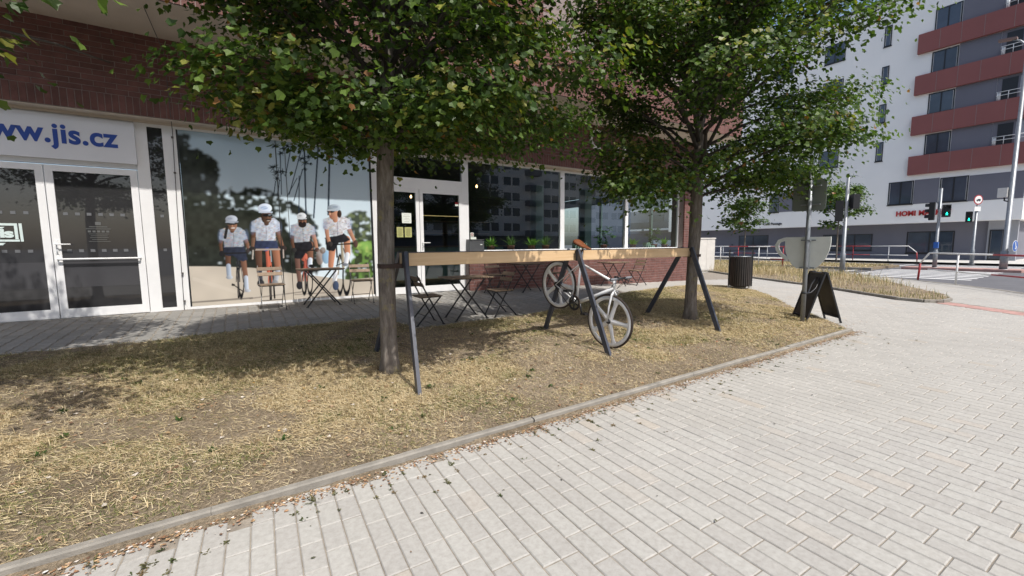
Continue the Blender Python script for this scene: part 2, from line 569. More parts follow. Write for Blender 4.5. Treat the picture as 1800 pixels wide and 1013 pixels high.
# ---- pavers: 200 x 100, laid in pairs with a half shift, long side away from the kerb
def paver_mesh(name, L, W, ch=.0046, gap=.0045, depth=.03, m=None):
    b = MB(); hx, hy = W/2-gap/2, L/2-gap/2
    r0 = [(-hx, -hy, -depth), (hx, -hy, -depth), (hx, hy, -depth), (-hx, hy, -depth)]
    r1 = [(-hx, -hy, -ch), (hx, -hy, -ch), (hx, hy, -ch), (-hx, hy, -ch)]
    r2 = [(-hx+ch, -hy+ch, 0), (hx-ch, -hy+ch, 0), (hx-ch, hy-ch, 0), (-hx+ch, hy-ch, 0)]
    b.v = r0+r1+r2
    for i in range(4):
        j = (i+1) % 4
        b.face((i, j, 4+j, 4+i)); b.face((4+i, 4+j, 8+j, 8+i))
    b.face((8, 9, 10, 11))
    return b.mesh(name, m)


def bulk_tiles(name, P, ang, me, tint, m, jig=.0006):
    """many copies of one small tile joined into one mesh"""
    tv = np.array([v.co for v in me.vertices]); tf = np.array([list(p.vertices) for p in me.polygons])
    n = len(P); k = len(tv)
    a = np.asarray(ang)+rng.normal(0, .004, n)
    c, s = np.cos(a)[:, None], np.sin(a)[:, None]
    V = np.empty((n, k, 3)); V[..., 0] = tv[None, :, 0]*c-tv[None, :, 1]*s+P[:, 0:1]
    V[..., 1] = tv[None, :, 0]*s+tv[None, :, 1]*c+P[:, 1:2]
    tl = rng.normal(0, .0022, (n, 2))
    sl = gh(P[:, 0], P[:, 1]+.05)-gh(P[:, 0], P[:, 1]-.05)
    V[..., 2] = tv[None, :, 2]+P[:, 2:3]+rng.normal(0, jig, (n, 1))+tl[:, :1]*tv[None, :, 0]+(tl[:, 1:]+sl[:, None]*10)*tv[None, :, 1]
    F = (tf[None]+(np.arange(n)*k)[:, None, None]).reshape(-1, 4)
    colr = np.repeat(tint, k, axis=0)
    return fast_mesh(name, V.reshape(-1, 3), F, m, colr)


def tints(n, lo=.95, hi=1.03):
    t = rng.uniform(lo, hi, (n, 1))*np.ones((1, 3)); w = rng.random(n) < .04
    t[w] *= np.array([1.02, .97, .92]); t *= np.array([1.0, .99, .975])
    return t


B = R(-2.085)
ey = np.array([-math.sin(B), math.cos(B)]); ex = np.array([math.cos(B), math.sin(B)])
pm = paver_mesh('paver', .2, .1, m=M['paver'])
pb = paver_mesh('paver_bulk', .2, .1, m=M['paver_bulk'])
I, J = np.meshgrid(np.arange(-80, 260), np.arange(-45, 60), indexing='ij')
off = np.where((I//2) % 2 == 0, 0, .1)
PX = I.ravel()*.1+.03; PY = (J*.2+off).ravel()
XX = PX*ex[0]+PY*ey[0]; YY = PX*ex[1]+PY*ey[1]
edge = 2.535+.015*np.sin(XX*2.1)+.012*np.sin(XX*5.3)          # ragged cut edge by the kerb
okp = inside(XX, YY, PAVE) & ~inside(XX, YY, LAWN2) & (XX < 22)
kerb_side = (XX < 8.1) & (YY > edge-.06)
lawn_far = inside(XX, YY, [(x, y-.1) for x, y in LAWN1]) | inside(XX, YY, LAWN1)
terr = (YY > 5.6) & (XX < 14.2)
right_of = (XX > 8.1)
keep = okp & ((~kerb_side) | right_of) & ~lawn_far & ~(terr & (XX < 8.5)) & (YY < 9.2)
keep &= (YY > -6)
# red tactile strip from the tip of the second lawn
RS0, RS1 = np.array([13.55, 2.68]), np.array([12.35, 1.0]); rd = (RS1-RS0); rl = np.linalg.norm(rd*3.2); rd = rd/np.linalg.norm(rd); rn = np.array([-rd[1], rd[0]])
q = np.stack([XX-RS0[0], YY-RS0[1]], -1); al = q@rd; ac = q@rn
strip = (al > -.05) & (al < 7) & (np.abs(ac) < .26)
keep &= ~strip
P = np.stack([XX[keep], YY[keep], gh(XX[keep], YY[keep])], -1)
u, v, d = project(P)
infr = (d > .4) & (u > -30) & (u < 1830) & (v < 1045) & (v > 400)
P = P[(d > -1) | (np.linalg.norm(P[:, :2], axis=1) < 8)]
u, v, d = project(P)
infr = (d > .4) & (u > 0) & (u < 1800) & (v < 1025)
score = np.where(infr, 1/np.maximum(d, .3), 0)
order = np.argsort(-score); single = order[:300]; rest = order[300:]
for i in single:
    o = link_mesh('paver', pm, None, pavement)
    o.location = (P[i, 0], P[i, 1], P[i, 2]+random.gauss(0, .0008))
    o.rotation_euler = (random.gauss(0, .003), random.gauss(0, .003), B+random.gauss(0, .004))
Pr = P[rest]
# cut pieces that close each row against the kerb
gapy = {}
lastY = {}
for i_, x_, y_ in zip(I.ravel()[keep], XX[keep], YY[keep]):
    if x_ < 8.05 and y_ < 2.58: 
        if i_ not in lastY or y_ > lastY[i_][1]: lastY[i_] = (x_, y_)
cv, ct, cc_ = [], [], []; tv0 = np.array([v_.co for v_ in pb.vertices]); tf0 = np.array([list(p_.vertices) for p_ in pb.polygons]); nb_ = 0
for i_, (x_, y_) in lastY.items():
    g_ = 2.578-(y_+.1)
    if g_ < .03 or random.random() < .22: continue
    tv1 = tv0.copy(); tv1[:, 1] *= (g_-.004)/.2; tv1[:, 0] *= .985
    yc = y_+.1+g_/2; tv1 += np.array([x_-(yc-y_)*math.sin(B), yc, random.gauss(-.001, .0015)])
    cv.append(tv1); ct.append(tf0+nb_); nb_ += len(tv0); cc_.append(np.repeat(tints(1, .88, 1.0), len(tv0), 0))
if cv:
    tag(link_mesh('cut_pavers', fast_mesh('cut_pavers', np.concatenate(cv), np.concatenate(ct), M['paver_bulk'], np.concatenate(cc_)), None, pavement), kind='stuff')
o = link_mesh('paver_field', bulk_tiles('paver_field', Pr, np.full(len(Pr), B), pb, tints(len(Pr)), M['paver_bulk']), None, pavement)
tag(o, kind='stuff')
# red tactile pavers
rt = paver_mesh('tactile_paver', .2, .1, m=M['red_paving']); ra = math.atan2(rd[1], rd[0])
for i in range(68):
    for j in range(2):
        p = RS0+rd*(.1*i)+rn*(-.11+.2*j)
        if not inside(np.array([p[0]]), np.array([p[1]]), PAVE)[0]: continue
        o = link_mesh('tactile_paver', rt, None, pavement)
        o.location = (p[0], p[1], random.gauss(0.001, .001)); o.rotation_euler = (0, 0, ra)

# terrace pavers (darker, nearly square) in front of the shops
def terrace():
    o = [(-.08, -.1), (.08, -.1), (.08, -.055), (.066, -.035), (.066, .035), (.08, .055), (.08, .1), (-.08, .1), (-.08, .055), (-.066, .035), (-.066, -.035), (-.08, -.055)]
    n = len(o)
    tv = np.array([(x*.98, y*.98, -.007) for x, y in o]+[(x*.92, y*.94, 0) for x, y in o])
    fs = [(i, (i+1) % n, n+(i+1) % n, n+i) for i in range(n)]
    fs += [(n+0, n+1, n+2, n+11), (n+11, n+2, n+3, n+10), (n+10, n+3, n+4, n+9), (n+9, n+4, n+5, n+8), (n+8, n+5, n+6, n+7)]
    tf = np.array(fs)
    I, J = np.meshgrid(np.arange(-50, 60), np.arange(26, 49), indexing='ij')
    X = I.ravel()*.162; Y = (J*.2+np.where(I % 2 == 0, 0, .1)).ravel()
    fr = np.where(X < 1.95, 6.94+.08, 5.96+.08)
    fr = np.where(X > 4.5, 5.96+(X-4.5)*.42+.12, fr)
    k = (Y > fr+.06) & (Y < np.where(X > 4.75, 9.2, 9.42)) & (X < 8.5) & (X > -6)
    X, Y = X[k], Y[k]; n_ = len(X)
    V = np.empty((n_, len(tv), 3)); V[..., 0] = tv[None, :, 0]+X[:, None]; V[..., 1] = tv[None, :, 1]+Y[:, None]
    V[..., 2] = tv[None, :, 2]+gh(V[..., 0], V[..., 1])+rng.normal(0, .0012, (n_, 1))
    F = (tf[None]+(np.arange(n_)*len(tv))[:, None, None]).reshape(-1, 4)
    t = np.repeat(tints(n_, .60, .74), len(tv), 0)
    o = link_mesh('terrace_pavers', fast_mesh('terrace_pavers', V.reshape(-1, 3), F, M['paver_bulk'], t), None, pavement)
    tag(o, kind='stuff')


terrace()
# pavers of the path between the two lawns and along the shop front are part of the field above

# ---- kerb stones along the lawn: one metre each, slightly uneven
def kerb_run(name, pts, w, h0, h1, m, step=1.0, jit=.0025, zoff=0.0, parent=None):
    root = parent
    if root is None:
        root = tag(empty(name), None, None); tag(root, kind='structure')
    L = 0; seq = []
    for a, b in zip(pts[:-1], pts[1:]):
        a = Vector(a); b = Vector(b); n = max(1, round((b-a).length/step))
        for i in range(n): seq.append((a.lerp(b, i/n), a.lerp(b, (i+1)/n)))
    for a, b in seq:
        d = (b-a); ln = d.length; d.normalize(); s = Vector((-d.y, d.x))
        mb = MB(); c = (a+b)/2; z = float(gh(c.x, c.y))+zoff
        hl = ln/2-.0015; hw = w/2; ch = .008
        prof = [(-hw, h0), (-hw, h1-ch), (-hw+ch, h1), (hw-ch, h1), (hw, h1-ch), (hw, h0)]
        for k, e in enumerate((-hl, hl)):
            for (p, q_) in prof: mb.v.append((e, p, q_))
        n = len(prof)
        mb.face(range(n)[::-1]); mb.face(range(n, 2*n))
        for i in range(n): mb.face((i, (i+1) % n, n+(i+1) % n, n+i))
        o = mb.build('kerb_stone', m, root)
        o.location = (c.x+random.gauss(0, jit), c.y+random.gauss(0, jit), z+random.gauss(0, jit*.7))
        o.rotation_euler = (random.gauss(0, .012), random.gauss(0, .003), math.atan2(d.y, d.x)+random.gauss(0, .002))
    return root


kerb_run('lawn_kerb', [(-6.4, 2.605), (8.06, 2.605)], .052, -.05, .046, M['kerb'])
kerb_run('verge_kerb', [p for p in LAWN2[:9]], .07, -.05, .07, M['kerb'])
kerb_run('road_kerb', ROADEDGE[1:11], .14, -.12, .012, M['kerb'])
kerb_run('terrace_kerb', [(-6, 6.97), (1.93, 6.95), (2.16, 5.99), (4.5, 5.99)], .05, -.05, .012, M['kerb'])

# ---- lawns: uneven dry soil with real blades of grass
def soil_z(X, Y, base):
    rp = np.clip(.62+(np.asarray(Y)-2.6)*1.3, .55, 1)
    return gh(X, Y)+(base+.03*(vnoise(X, Y, 0, 1.1)-.5)+.022*(vnoise(X, Y, 1, 4.5)-.5))*rp+.012*(vnoise(X, Y, 2, 14)-.5)*rp


def lawn(name, poly, x0, x1, y0, y1, step, base):
    xs = np.arange(x0, x1, step); ys = np.arange(y0, y1, step)
    X, Y = np.meshgrid(xs, ys, indexing='ij')
    Z = soil_z(X, Y, base)
    n, k = X.shape; V = np.stack([X, Y, Z], -1).reshape(-1, 3)
    i = np.arange(n-1)[:, None]*k+np.arange(k-1)[None]
    F = np.stack([i, i+k, i+k+1, i+1], -1).reshape(-1, 4)
    c = V[F].mean(1); F = F[inside(c[:, 0], c[:, 1], poly)]
    return tag(link_mesh(name, fast_mesh(name, V, F, M['soil'], smooth=True)), kind='structure')


lawn('lawn', LAWN1, -7, 12.4, 2.585, 8.0, .045, .042)
lawn('verge', LAWN2, 13, 28.2, 2.6, 17, .12, .045)


def grass(name, X, Y, Z, length, width, lean, colr, m):
    n = len(X); az = rng.uniform(0, 2*np.pi, n); wd = rng.uniform(0, 2*np.pi, n)
    dx, dy = np.cos(az), np.sin(az); sx, sy = -dy, dx
    L = length; mid = .55
    hz1 = L*mid*np.cos(lean*.6); r1 = L*mid*np.sin(lean*.6)
    hz2 = hz1+L*(1-mid)*np.cos(np.minimum(lean*1.35, 1.75)); r2 = r1+L*(1-mid)*np.sin(np.minimum(lean*1.35, 1.75))
    V = np.empty((n, 5, 3)); w = width/2
    V[:, 0] = np.stack([X+sx*w, Y+sy*w, Z-.006], -1); V[:, 1] = np.stack([X-sx*w, Y-sy*w, Z-.006], -1)
    V[:, 2] = np.stack([X+dx*r1+sx*w*.8, Y+dy*r1+sy*w*.8, Z+hz1], -1); V[:, 3] = np.stack([X+dx*r1-sx*w*.8, Y+dy*r1-sy*w*.8, Z+hz1], -1)
    V[:, 4] = np.stack([X+dx*r2, Y+dy*r2, Z+np.maximum(hz2, .003)], -1)
    b = (np.arange(n)*5)[:, None]
    T = np.concatenate([b+np.array([[0, 1, 3]]), b+np.array([[0, 3, 2]]), b+np.array([[2, 3, 4]])], 1).reshape(-1, 3)
    return link_mesh(name, fast_mesh(name, V.reshape(-1, 3), T, m, np.repeat(colr, 5, 0)))


def grass_cols(X, Y, green=.25):
    n = len(X)
    straw = np.array([.49, .385, .225]); pale = np.array([.60, .505, .33]); brown = np.array([.31, .225, .13]); gr = np.array([.115, .150, .045]); ol = np.array([.23, .215, .09])
    r = rng.random(n); gfield = vnoise(X, Y, 3, .8)*.6+vnoise(X, Y, 4, 3.0)*.4
    pg = np.clip((gfield-.5)*2.6+green, .02, .8)
    c = np.where((rng.random(n) < .45)[:, None], straw, pale); c = np.where((rng.random(n) < .2)[:, None], brown, c)
    c = np.where((r < pg*.55)[:, None], ol, c); c = np.where((r < pg*.25)[:, None], gr, c)
    return c*rng.uniform(.8, 1.2, (n, 1))


def scatter(poly, n, x0, x1, y0, y1, dens=None):
    X = rng.uniform(x0, x1, n); Y = rng.uniform(y0, y1, n); k = inside(X, Y, poly)
    if dens is not None: k &= rng.random(n) < dens(X, Y)
    return X[k], Y[k]


def d1(X, Y):
    f = vnoise(X, Y, 5, .9)*.55+vnoise(X, Y, 6, 2.6)*.45
    d = np.clip((f-.34)*4.2, .06, 1)
    near = np.clip((Y-2.60)/.9, .26, 1)           # bare and trodden along the kerb
    return d*near


def straw(X, Y, Z, length, width, colr, lift):
    """flat matted straw: one sliver of a triangle per blade"""
    n = len(X); az = rng.uniform(0, 2*np.pi, n); dx, dy = np.cos(az), np.sin(az); w = width/2
    V = np.empty((n, 3, 3))
    V[:, 0] = np.stack([X-dy*w, Y+dx*w, Z], -1); V[:, 1] = np.stack([X+dy*w, Y-dx*w, Z+.002], -1)
    V[:, 2] = np.stack([X+dx*length, Y+dy*length, Z+lift], -1)
    return V.reshape(-1, 3), np.arange(3*n).reshape(-1, 3), np.repeat(colr, 3, 0)


X, Y = scatter(LAWN1, 1500000, -4.5, 12.3, 2.62, 8, lambda x, y: np.clip(d1(x, y)*1.1+.05, 0, 1))
u, v, d = project(np.stack([X, Y, X*0+.1], -1)); k = (d > .5) & (u > -60) & (u < 1860) & (v < 1060)
X, Y, d = X[k], Y[k], d[k]
k = rng.random(len(X)) < np.clip(4.2/d, .3, 1); X, Y, d = X[k], Y[k], d[k]
n = len(X); fat = np.clip(d/4.0, .75, 2.2)
V, T, C = straw(X, Y, soil_z(X, Y, .044)+rng.uniform(0, .010, n), rng.gamma(4, .0085, n)+.010, rng.uniform(.0020, .0040, n)*fat, grass_cols(X, Y, .36), rng.normal(.008, .012, n))
go = link_mesh('lawn_straw', fast_mesh('lawn_straw', V, T, M['grass'], C))
tag(go, 'matted flat straw lying over the soil of the lawn', 'grass', kind='stuff')
k = rng.random(n) < .17*np.clip(vnoise(X, Y, 7, 3.5)*2.2-.4, .1, 1.2); X, Y = X[k], Y[k]; n = len(X)
go = grass('lawn_grass', X, Y, soil_z(X, Y, .042), rng.gamma(4, .0085, n)+.012, rng.uniform(.0026, .0048, n), np.clip(rng.normal(1.05, .35, n), .2, 1.5), grass_cols(X, Y, .34), M['grass'])
tag(go, 'short dry straw grass covering the lawn by the terrace', 'grass', kind='stuff')
X, Y = scatter(LAWN2, 60000, 13, 28, 2.6, 17, lambda x, y: np.clip(vnoise(x, y, 5, .5)*2.0-.25, .15, 1))
n = len(X); hh = .5+1.2*np.clip((X-13.5)/5, 0, 1)
go = grass('verge_grass', X, Y, soil_z(X, Y, .045), (rng.gamma(5, .022, n)+.03)*hh, rng.uniform(.006, .012, n), np.clip(rng.normal(.5, .3, n), .05, 1.3), grass_cols(X, Y, .42), M['grass'])
tag(go, 'tall dry grass on the verge beside the road', 'grass', kind='stuff')

# weeds: small green leaves here and there on the lawn and along the kerb joints
def leafspray(cx, cy, cz, n, rad, ln, wd, colr, elev=(.2, .9)):
    az = rng.uniform(0, 2*np.pi, n); el = rng.uniform(*elev, n); L = ln*rng.uniform(.6, 1.2, n)
    bx = cx+rng.normal(0, rad*.3, n); by = cy+rng.normal(0, rad*.3, n)
    d = np.stack([np.cos(az)*np.cos(el), np.sin(az)*np.cos(el), np.sin(el)], -1); s = np.stack([-np.sin(az), np.cos(az), az*0], -1)
    b = np.stack([bx, by, bx*0+cz], -1); w = wd*rng.uniform(.7, 1.2, n)
    V = np.stack([b, b+d*L[:, None]*.5+s*w[:, None], b+d*L[:, None]*.5-s*w[:, None], b+d*L[:, None]+np.array([0, 0, -1])*L[:, None]*.15], 1)
    i = (np.arange(n)*4)[:, None]
    T = np.concatenate([i+np.array([[0, 1, 2]]), i+np.array([[1, 3, 2]])], 1).reshape(-1, 3)
    return V.reshape(-1, 3), T, np.repeat(np.asarray(colr)*rng.uniform(.7, 1.3, (n, 1)), 4, 0)


def join(parts):
    Vs, Ts, Cs, o = [], [], [], 0
    for V, T, C in parts: Vs.append(V); Ts.append(T+o); Cs.append(C); o += len(V)
    return np.concatenate(Vs), np.concatenate(Ts), np.concatenate(Cs)


parts = []
for _ in range(130):
    x, y = random.uniform(-2.5, 9.5), random.uniform(2.7, 6.0)
    if not inside(np.array([x]), np.array([y]), LAWN1)[0]: continue
    parts.append(leafspray(x, y, float(soil_z(np.array([x]), np.array([y]), .045)[0]), random.randint(8, 22), .035, random.uniform(.025, .06), .008, (.05, .095, .025)))
V, T, C = join(parts)
tag(link_mesh('lawn_weeds', fast_mesh('lawn_weeds', V, T, M['leaf'], C)), 'small green weeds dotted over the dry lawn', 'weeds', kind='stuff')
parts = []
for _ in range(190):
    x = random.uniform(-1.2, 8.0); t = abs(random.gauss(0, .2)); y = 2.52-t
    i = round((x-.03)/.1)
    if random.random() < .7: x = (i+.5)*.1+.03+y*.036
    big = t < .08 and random.random() < .2
    parts.append(leafspray(x, y, .0, random.randint(5, 18), .02, random.uniform(.012, .028)*(2.2 if big else 1), .004, random.choice([(.12, .12, .055), (.08, .10, .04), (.22, .16, .09), (.18, .16, .08)]), (.05, .8)))
V, T, C = join(parts)
tag(link_mesh('joint_weeds', fast_mesh('joint_weeds', V, T, M['leaf'], C)), 'tufts of weeds and moss in the paving joints along the kerb', 'weeds', kind='stuff')

# leaf litter, twigs and scraps along the kerb and on the lawn
def litter(n, fx, colr, smin, smax, zf):
    x, y = fx(n); z = zf(x, y); az = rng.uniform(0, 6.28, n); s = rng.uniform(smin, smax, n); tl = rng.normal(0, .35, (n, 2))
    pts = np.array([(-1, -.5), (.1, -.7), (1, 0), (.1, .6), (-1, .4)])
    c, sn = np.cos(az)[:, None], np.sin(az)[:, None]
    px = pts[None, :, 0]*s[:, None]; py = pts[None, :, 1]*s[:, None]
    V = np.stack([x[:, None]+px*c-py*sn, y[:, None]+px*sn+py*c, z[:, None]+.004+np.abs(px*tl[:, :1]+py*tl[:, 1:])], -1)
    i = (np.arange(n)*5)[:, None]
    T = np.concatenate([i+np.array([[0, 1, 2]]), i+np.array([[0, 2, 3]]), i+np.array([[0, 3, 4]])], 1).reshape(-1, 3)
    cc = np.array(colr)[rng.integers(0, len(colr), n)]*rng.uniform(.7, 1.2, (n, 1))
    return V.reshape(-1, 3), T, np.repeat(cc, 5, 0)


fk = lambda n: (rng.uniform(-2, 8.2, n), 2.55-np.abs(rng.normal(0, .055, n)))
fl = lambda n: (rng.uniform(-2.5, 9, n), rng.uniform(2.66, 5.5, n))
fp = lambda n: (rng.uniform(-.5, 9, n), 2.4-np.abs(rng.normal(0, .8, n)))
browns = [(.24, .13, .07), (.33, .20, .11), (.42, .29, .16), (.16, .09, .055), (.36, .24, .16), (.55, .5, .44)]
V, T, C = join([litter(3600, fk, browns, .003, .011, lambda x, y: x*0), litter(1500, fl, browns, .006, .02, lambda x, y: soil_z(x, y, .047)),
                litter(40, fl, [(.62, .62, .60), (.5, .16, .1), (.6, .35, .1)], .006, .014, lambda x, y: soil_z(x, y, .06)),
                litter(70, fp, [(.07, .065, .06), (.18, .12, .07), (.10, .10, .06)], .004, .011, lambda x, y: x*0),
                litter(14, fk, [(.7, .7, .68)], .005, .013, lambda x, y: x*0+.01)])
tag(link_mesh('leaf_litter', fast_mesh('leaf_litter', V, T, M['attr_matte'], C)), 'brown leaf litter, twigs and scraps along the lawn kerb', 'litter', kind='stuff')
# dirt that has gathered in the gap between kerb and pavers
xs = np.arange(-6.4, 8.1, .05); y0 = 2.53+.015*np.sin(xs*2.1)+.05*(vnoise(xs, xs*0, 2, 3)-.5)
V = np.concatenate([np.stack([xs, y0-.04, xs*0-.008], -1), np.stack([xs, y0+.03, xs*0+.002+.006*vnoise(xs, xs*0, 1, 9)], -1), np.stack([xs, xs*0+2.58, xs*0+.012+.008*vnoise(xs, xs*0, 3, 7)], -1)])
n = len(xs); i = np.arange(n-1)[:, None]
T = np.concatenate([np.concatenate([i, i+1, i+n+1, i+n], 1), np.concatenate([i+n, i+n+1, i+2*n+1, i+2*n], 1)])
tag(link_mesh('kerb_dirt', fast_mesh('kerb_dirt', V, T, M['soil'], smooth=True)), kind='structure')

# ---- road markings: zebra crossing and a tram/bike lane line, laid as thin sheets
zb = MB()
mk = tag(empty('road_markings'), kind='structure')
for i in range(14):
    x = 23.6+i*1.06
    if 31.0 < x < 32.4: continue
    MB().box(x, x+.36, 4.0+.15*i*.1, 8.2, -.096, -.094).build('zebra_stripe', M['marking'], mk)
MB().box(24, 38, 9.0, 9.15, -.096, -.094).build('stop_line', M['marking'], mk)
isl = tag(empty('traffic_island'), kind='structure')
MB().box(28.3, 33.2, 8.6, 20, -.1, .03).build('island_grass', M['soil'], isl)
MB().box(28.1, 28.28, 8.4, 20, -.1, .04).build('island_kerb', M['kerb'], isl)
MB().box(30.8, 32.4, 3.6, 7.9, -.1, .02).build('refuge', M['red_paving'], isl)
X = rng.uniform(28.4, 33.1, 9000); Y = rng.uniform(8.8, 19.8, 9000); n = len(X)
go = grass('island_blades', X, Y, X*0+.03, rng.uniform(.05, .16, n), rng.uniform(.012, .025, n), rng.uniform(.2, 1.1, n), grass_cols(X, Y, .35), M['grass'])
tag(go, 'short patchy grass on the strip in the middle of the road', 'grass', kind='stuff')
# ---------------------------------------------------------------- shop building
FY = 9.5          # plane of doors and windows
BY = 9.26         # face of the brickwork
UY = 7.9          # face of the overhanging upper storeys
bld = empty('shop_building', (5, 9.5, .29), 0, 'red brick building with ground floor shops and overhanging upper storeys', 'building')
bld.location = (0, 0, 0)


def part(name, m, parent, *boxes):
    b = MB()
    for q in boxes: b.box(*q)
    return b.build(name, m, parent)


BL, BH, JT = .27, .084, .010
brick_list = []      # (x, y, z, kind)   kind 0 stretcher 1 soldier


def brick_field(x0, x1, z0, z1, y, soldier=False):
    out = []
    if soldier:
        n = int((x1-x0)/BH)
        for i in range(n): out.append((x0+(i+.5)*BH, y, (z0+z1)/2, 1))
        return out
    nz = int(round((z1-z0)/BH))
    for k in range(nz):
        z = z0+(k+.5)*BH; o = (k % 2)*.5*BL
        x = x0-BL+o
        while x < x1:
            a, b = max(x, x0), min(x+BL, x1)
            if b-a > .05: out.append(((a+b)/2, y, z, 0 if abs(b-a-BL) < .01 else 10+(b-a)))
            x += BL
    return out


def brick_mesh(w, h, d=.05, ch=.003):
    b = MB(); hx, hz = w/2-JT/2, h/2-JT/2
    b.v = [(-hx, d, -hz), (hx, d, -hz), (hx, d, hz), (-hx, d, hz), (-hx, ch, -hz), (hx, ch, -hz), (hx, ch, hz), (-hx, ch, hz),
           (-hx+ch, 0, -hz+ch), (hx-ch, 0, -hz+ch), (hx-ch, 0, hz-ch), (-hx+ch, 0, hz-ch)]
    for i in range(4):
        j = (i+1) % 4
        b.face((i, j, 4+j, 4+i)); b.face((4+i, 4+j, 8+j, 8+i))
    b.face((8, 9, 10, 11))
    return b


walls = {}
walls['spandrel_wall'] = part('spandrel_wall', M['mortar'], bld, (-7, 14.0, BY+.006, FY+.3, 3.55, 4.82))
walls['parapet_wall'] = part('parapet_wall', M['mortar'], bld, (4.76, 14.0, BY+.006, FY+.1, -.1, 1.19))
walls['corner_pier'] = part('corner_pier', M['mortar'], bld, (13.22, 13.994, BY+.006, FY+.3, 1.19, 3.55))
walls['upper_storey'] = part('upper_storey', M['mortar'], bld, (-9, 14.2, UY+.006, 22, 4.84, 15))
F1 = brick_field(-7, 14.0, 3.83, 4.82, BY) + brick_field(-7, 14.0, 3.55, 3.83, BY, True)
F2 = brick_field(4.74, 14.0, .02, 1.19, BY)
F3 = brick_field(13.20, 14.0, 1.19+.0, 3.55, BY)
F4 = brick_field(-4, 14.2, 4.84+BL, 10.7, UY)+[(x, y, z, 1) for x, y, z, k in brick_field(-4, 14.2, 4.84, 4.84+BL, UY, True)]
# upper windows punch holes in the field
UPW = [(10.2, 11.5, 5.9, 7.9), (6.2, 7.5, 5.9, 7.9), (2.2, 3.5, 5.9, 7.9), (12.6, 13.5, 8.3, 10.3), (10.2, 11.5, 9.0, 10.6), (-1.8, -.5, 5.9, 7.9)]
F4 = [q for q in F4 if not any(a-.1 < q[0] < b+.1 and c-.03 < q[2] < d+.03 for a, b, c, d in UPW)]
allb = [('spandrel_wall', q) for q in F1]+[('parapet_wall', q) for q in F2]+[('corner_pier', q) for q in F3]+[('upper_storey', q) for q in F4]
PB = np.array([(q[0], q[1], q[2]) for _, q in allb])
u, v, d = project(PB)
vis = (d > .5) & (u > -15) & (u < 1270) & (v > -10)
hidden_by_tree = (v < 290) & (u > 420) & (u < 1230)
score = np.where(vis, np.where(hidden_by_tree, .25, 1.0)/np.maximum(d, 1), 0)
pick = set(np.argsort(-score)[:300].tolist())
bm_str = brick_mesh(BL, BH).mesh('brick', M['brick']); bm_sol = brick_mesh(BH, .28).mesh('brick_on_end', M['brick'])
bm_cut = {}
M['brick_bulk'] = mat('red_brick_field', (.150, .067, .056), .85, .30, 5.5, bmp=.35, bscale=60)
bulk = {k: MB() for k in walls}
for i, (wname, q) in enumerate(allb):
    x, y, z, kd = q
    if kd == 0: me = bm_str
    elif kd == 1: me = bm_sol
    else:
        w = round(kd-10, 3)
        if w not in bm_cut: bm_cut[w] = brick_mesh(w, BH).mesh('brick_cut', M['brick'])
        me = bm_cut[w]
    if i in pick:
        o = link_mesh('brick', me, None, walls[wname]); o.location = (x, y+random.gauss(0, .0012), z)
    else:
        b = bulk[wname]; n = len(b.v); dy = random.gauss(0, .0012)
        b.v += [(p.co.x+x, p.co.y+y+dy, p.co.z+z) for p in me.vertices]
        for p in me.polygons: b.face([n+k for k in p.vertices])
for k, b in bulk.items():
    if b.v:
        o = b.build('brickwork', M['brick_bulk'], walls[k], fix=False); tag(o, kind='stuff')

part('soffit', M['cream'], bld, (-9, 14.2, UY+.02, FY+.5, 4.825, 4.838))
part('side_wall', M['mortar'], bld, (-9, -8.7, FY+.1, 22, 0, 4.8))
part('lintel_trim', M['cream'], bld, (-7, 14.0, BY+.02, FY-.002, 3.53, 3.548), (-7, 13.2, FY-.03, FY+.06, 3.49, 3.53))
for (a, b_, c, d_) in UPW:
    w = part('window', M['frame'], bld, (a, b_, UY+.05, UY+.1, c, c+.07), (a, b_, UY+.05, UY+.1, d_-.07, d_), (a, a+.07, UY+.05, UY+.1, c+.07, d_-.07), (b_-.07, b_, UY+.05, UY+.1, c+.07, d_-.07), ((a+b_)/2-.04, (a+b_)/2+.04, UY+.05, UY+.1, c+.07, d_-.07))
    part('pane', M['far_glass'], w, (a+.071, b_-.071, UY+.075, UY+.085, c+.071, d_-.071))

# ---- left shop: frame, double door, narrow side light
zf = .29
part('shopfront_frame', M['frame'], bld, (-7, -3.55, FY, FY+.08, zf, 3.49), (-3.55, -1.35, FY, FY+.08, 2.72, 3.49), (-1.345, -1.18, FY, FY+.08, zf, 3.49),
     (-1.18, -.98, FY+.004, FY+.08, zf, .35), (-1.18, -.98, FY+.004, FY+.08, 3.44, 3.49), (-.98, -.79, FY, FY+.08, zf, 3.49), (-.79, 2.5, FY+.002, FY+.08, zf, .335), (-.79, 2.5, FY+.002, FY+.08, 3.45, 3.49), (2.52, 2.72, FY, FY+.08, zf, 3.49),
     (-3.55, -1.345, FY+.02, FY+.1, zf-.02, .31))
sl = part('side_light', M['dark_pane'], bld, (-1.18, -.98, FY+.03, FY+.04, .35, 3.44))


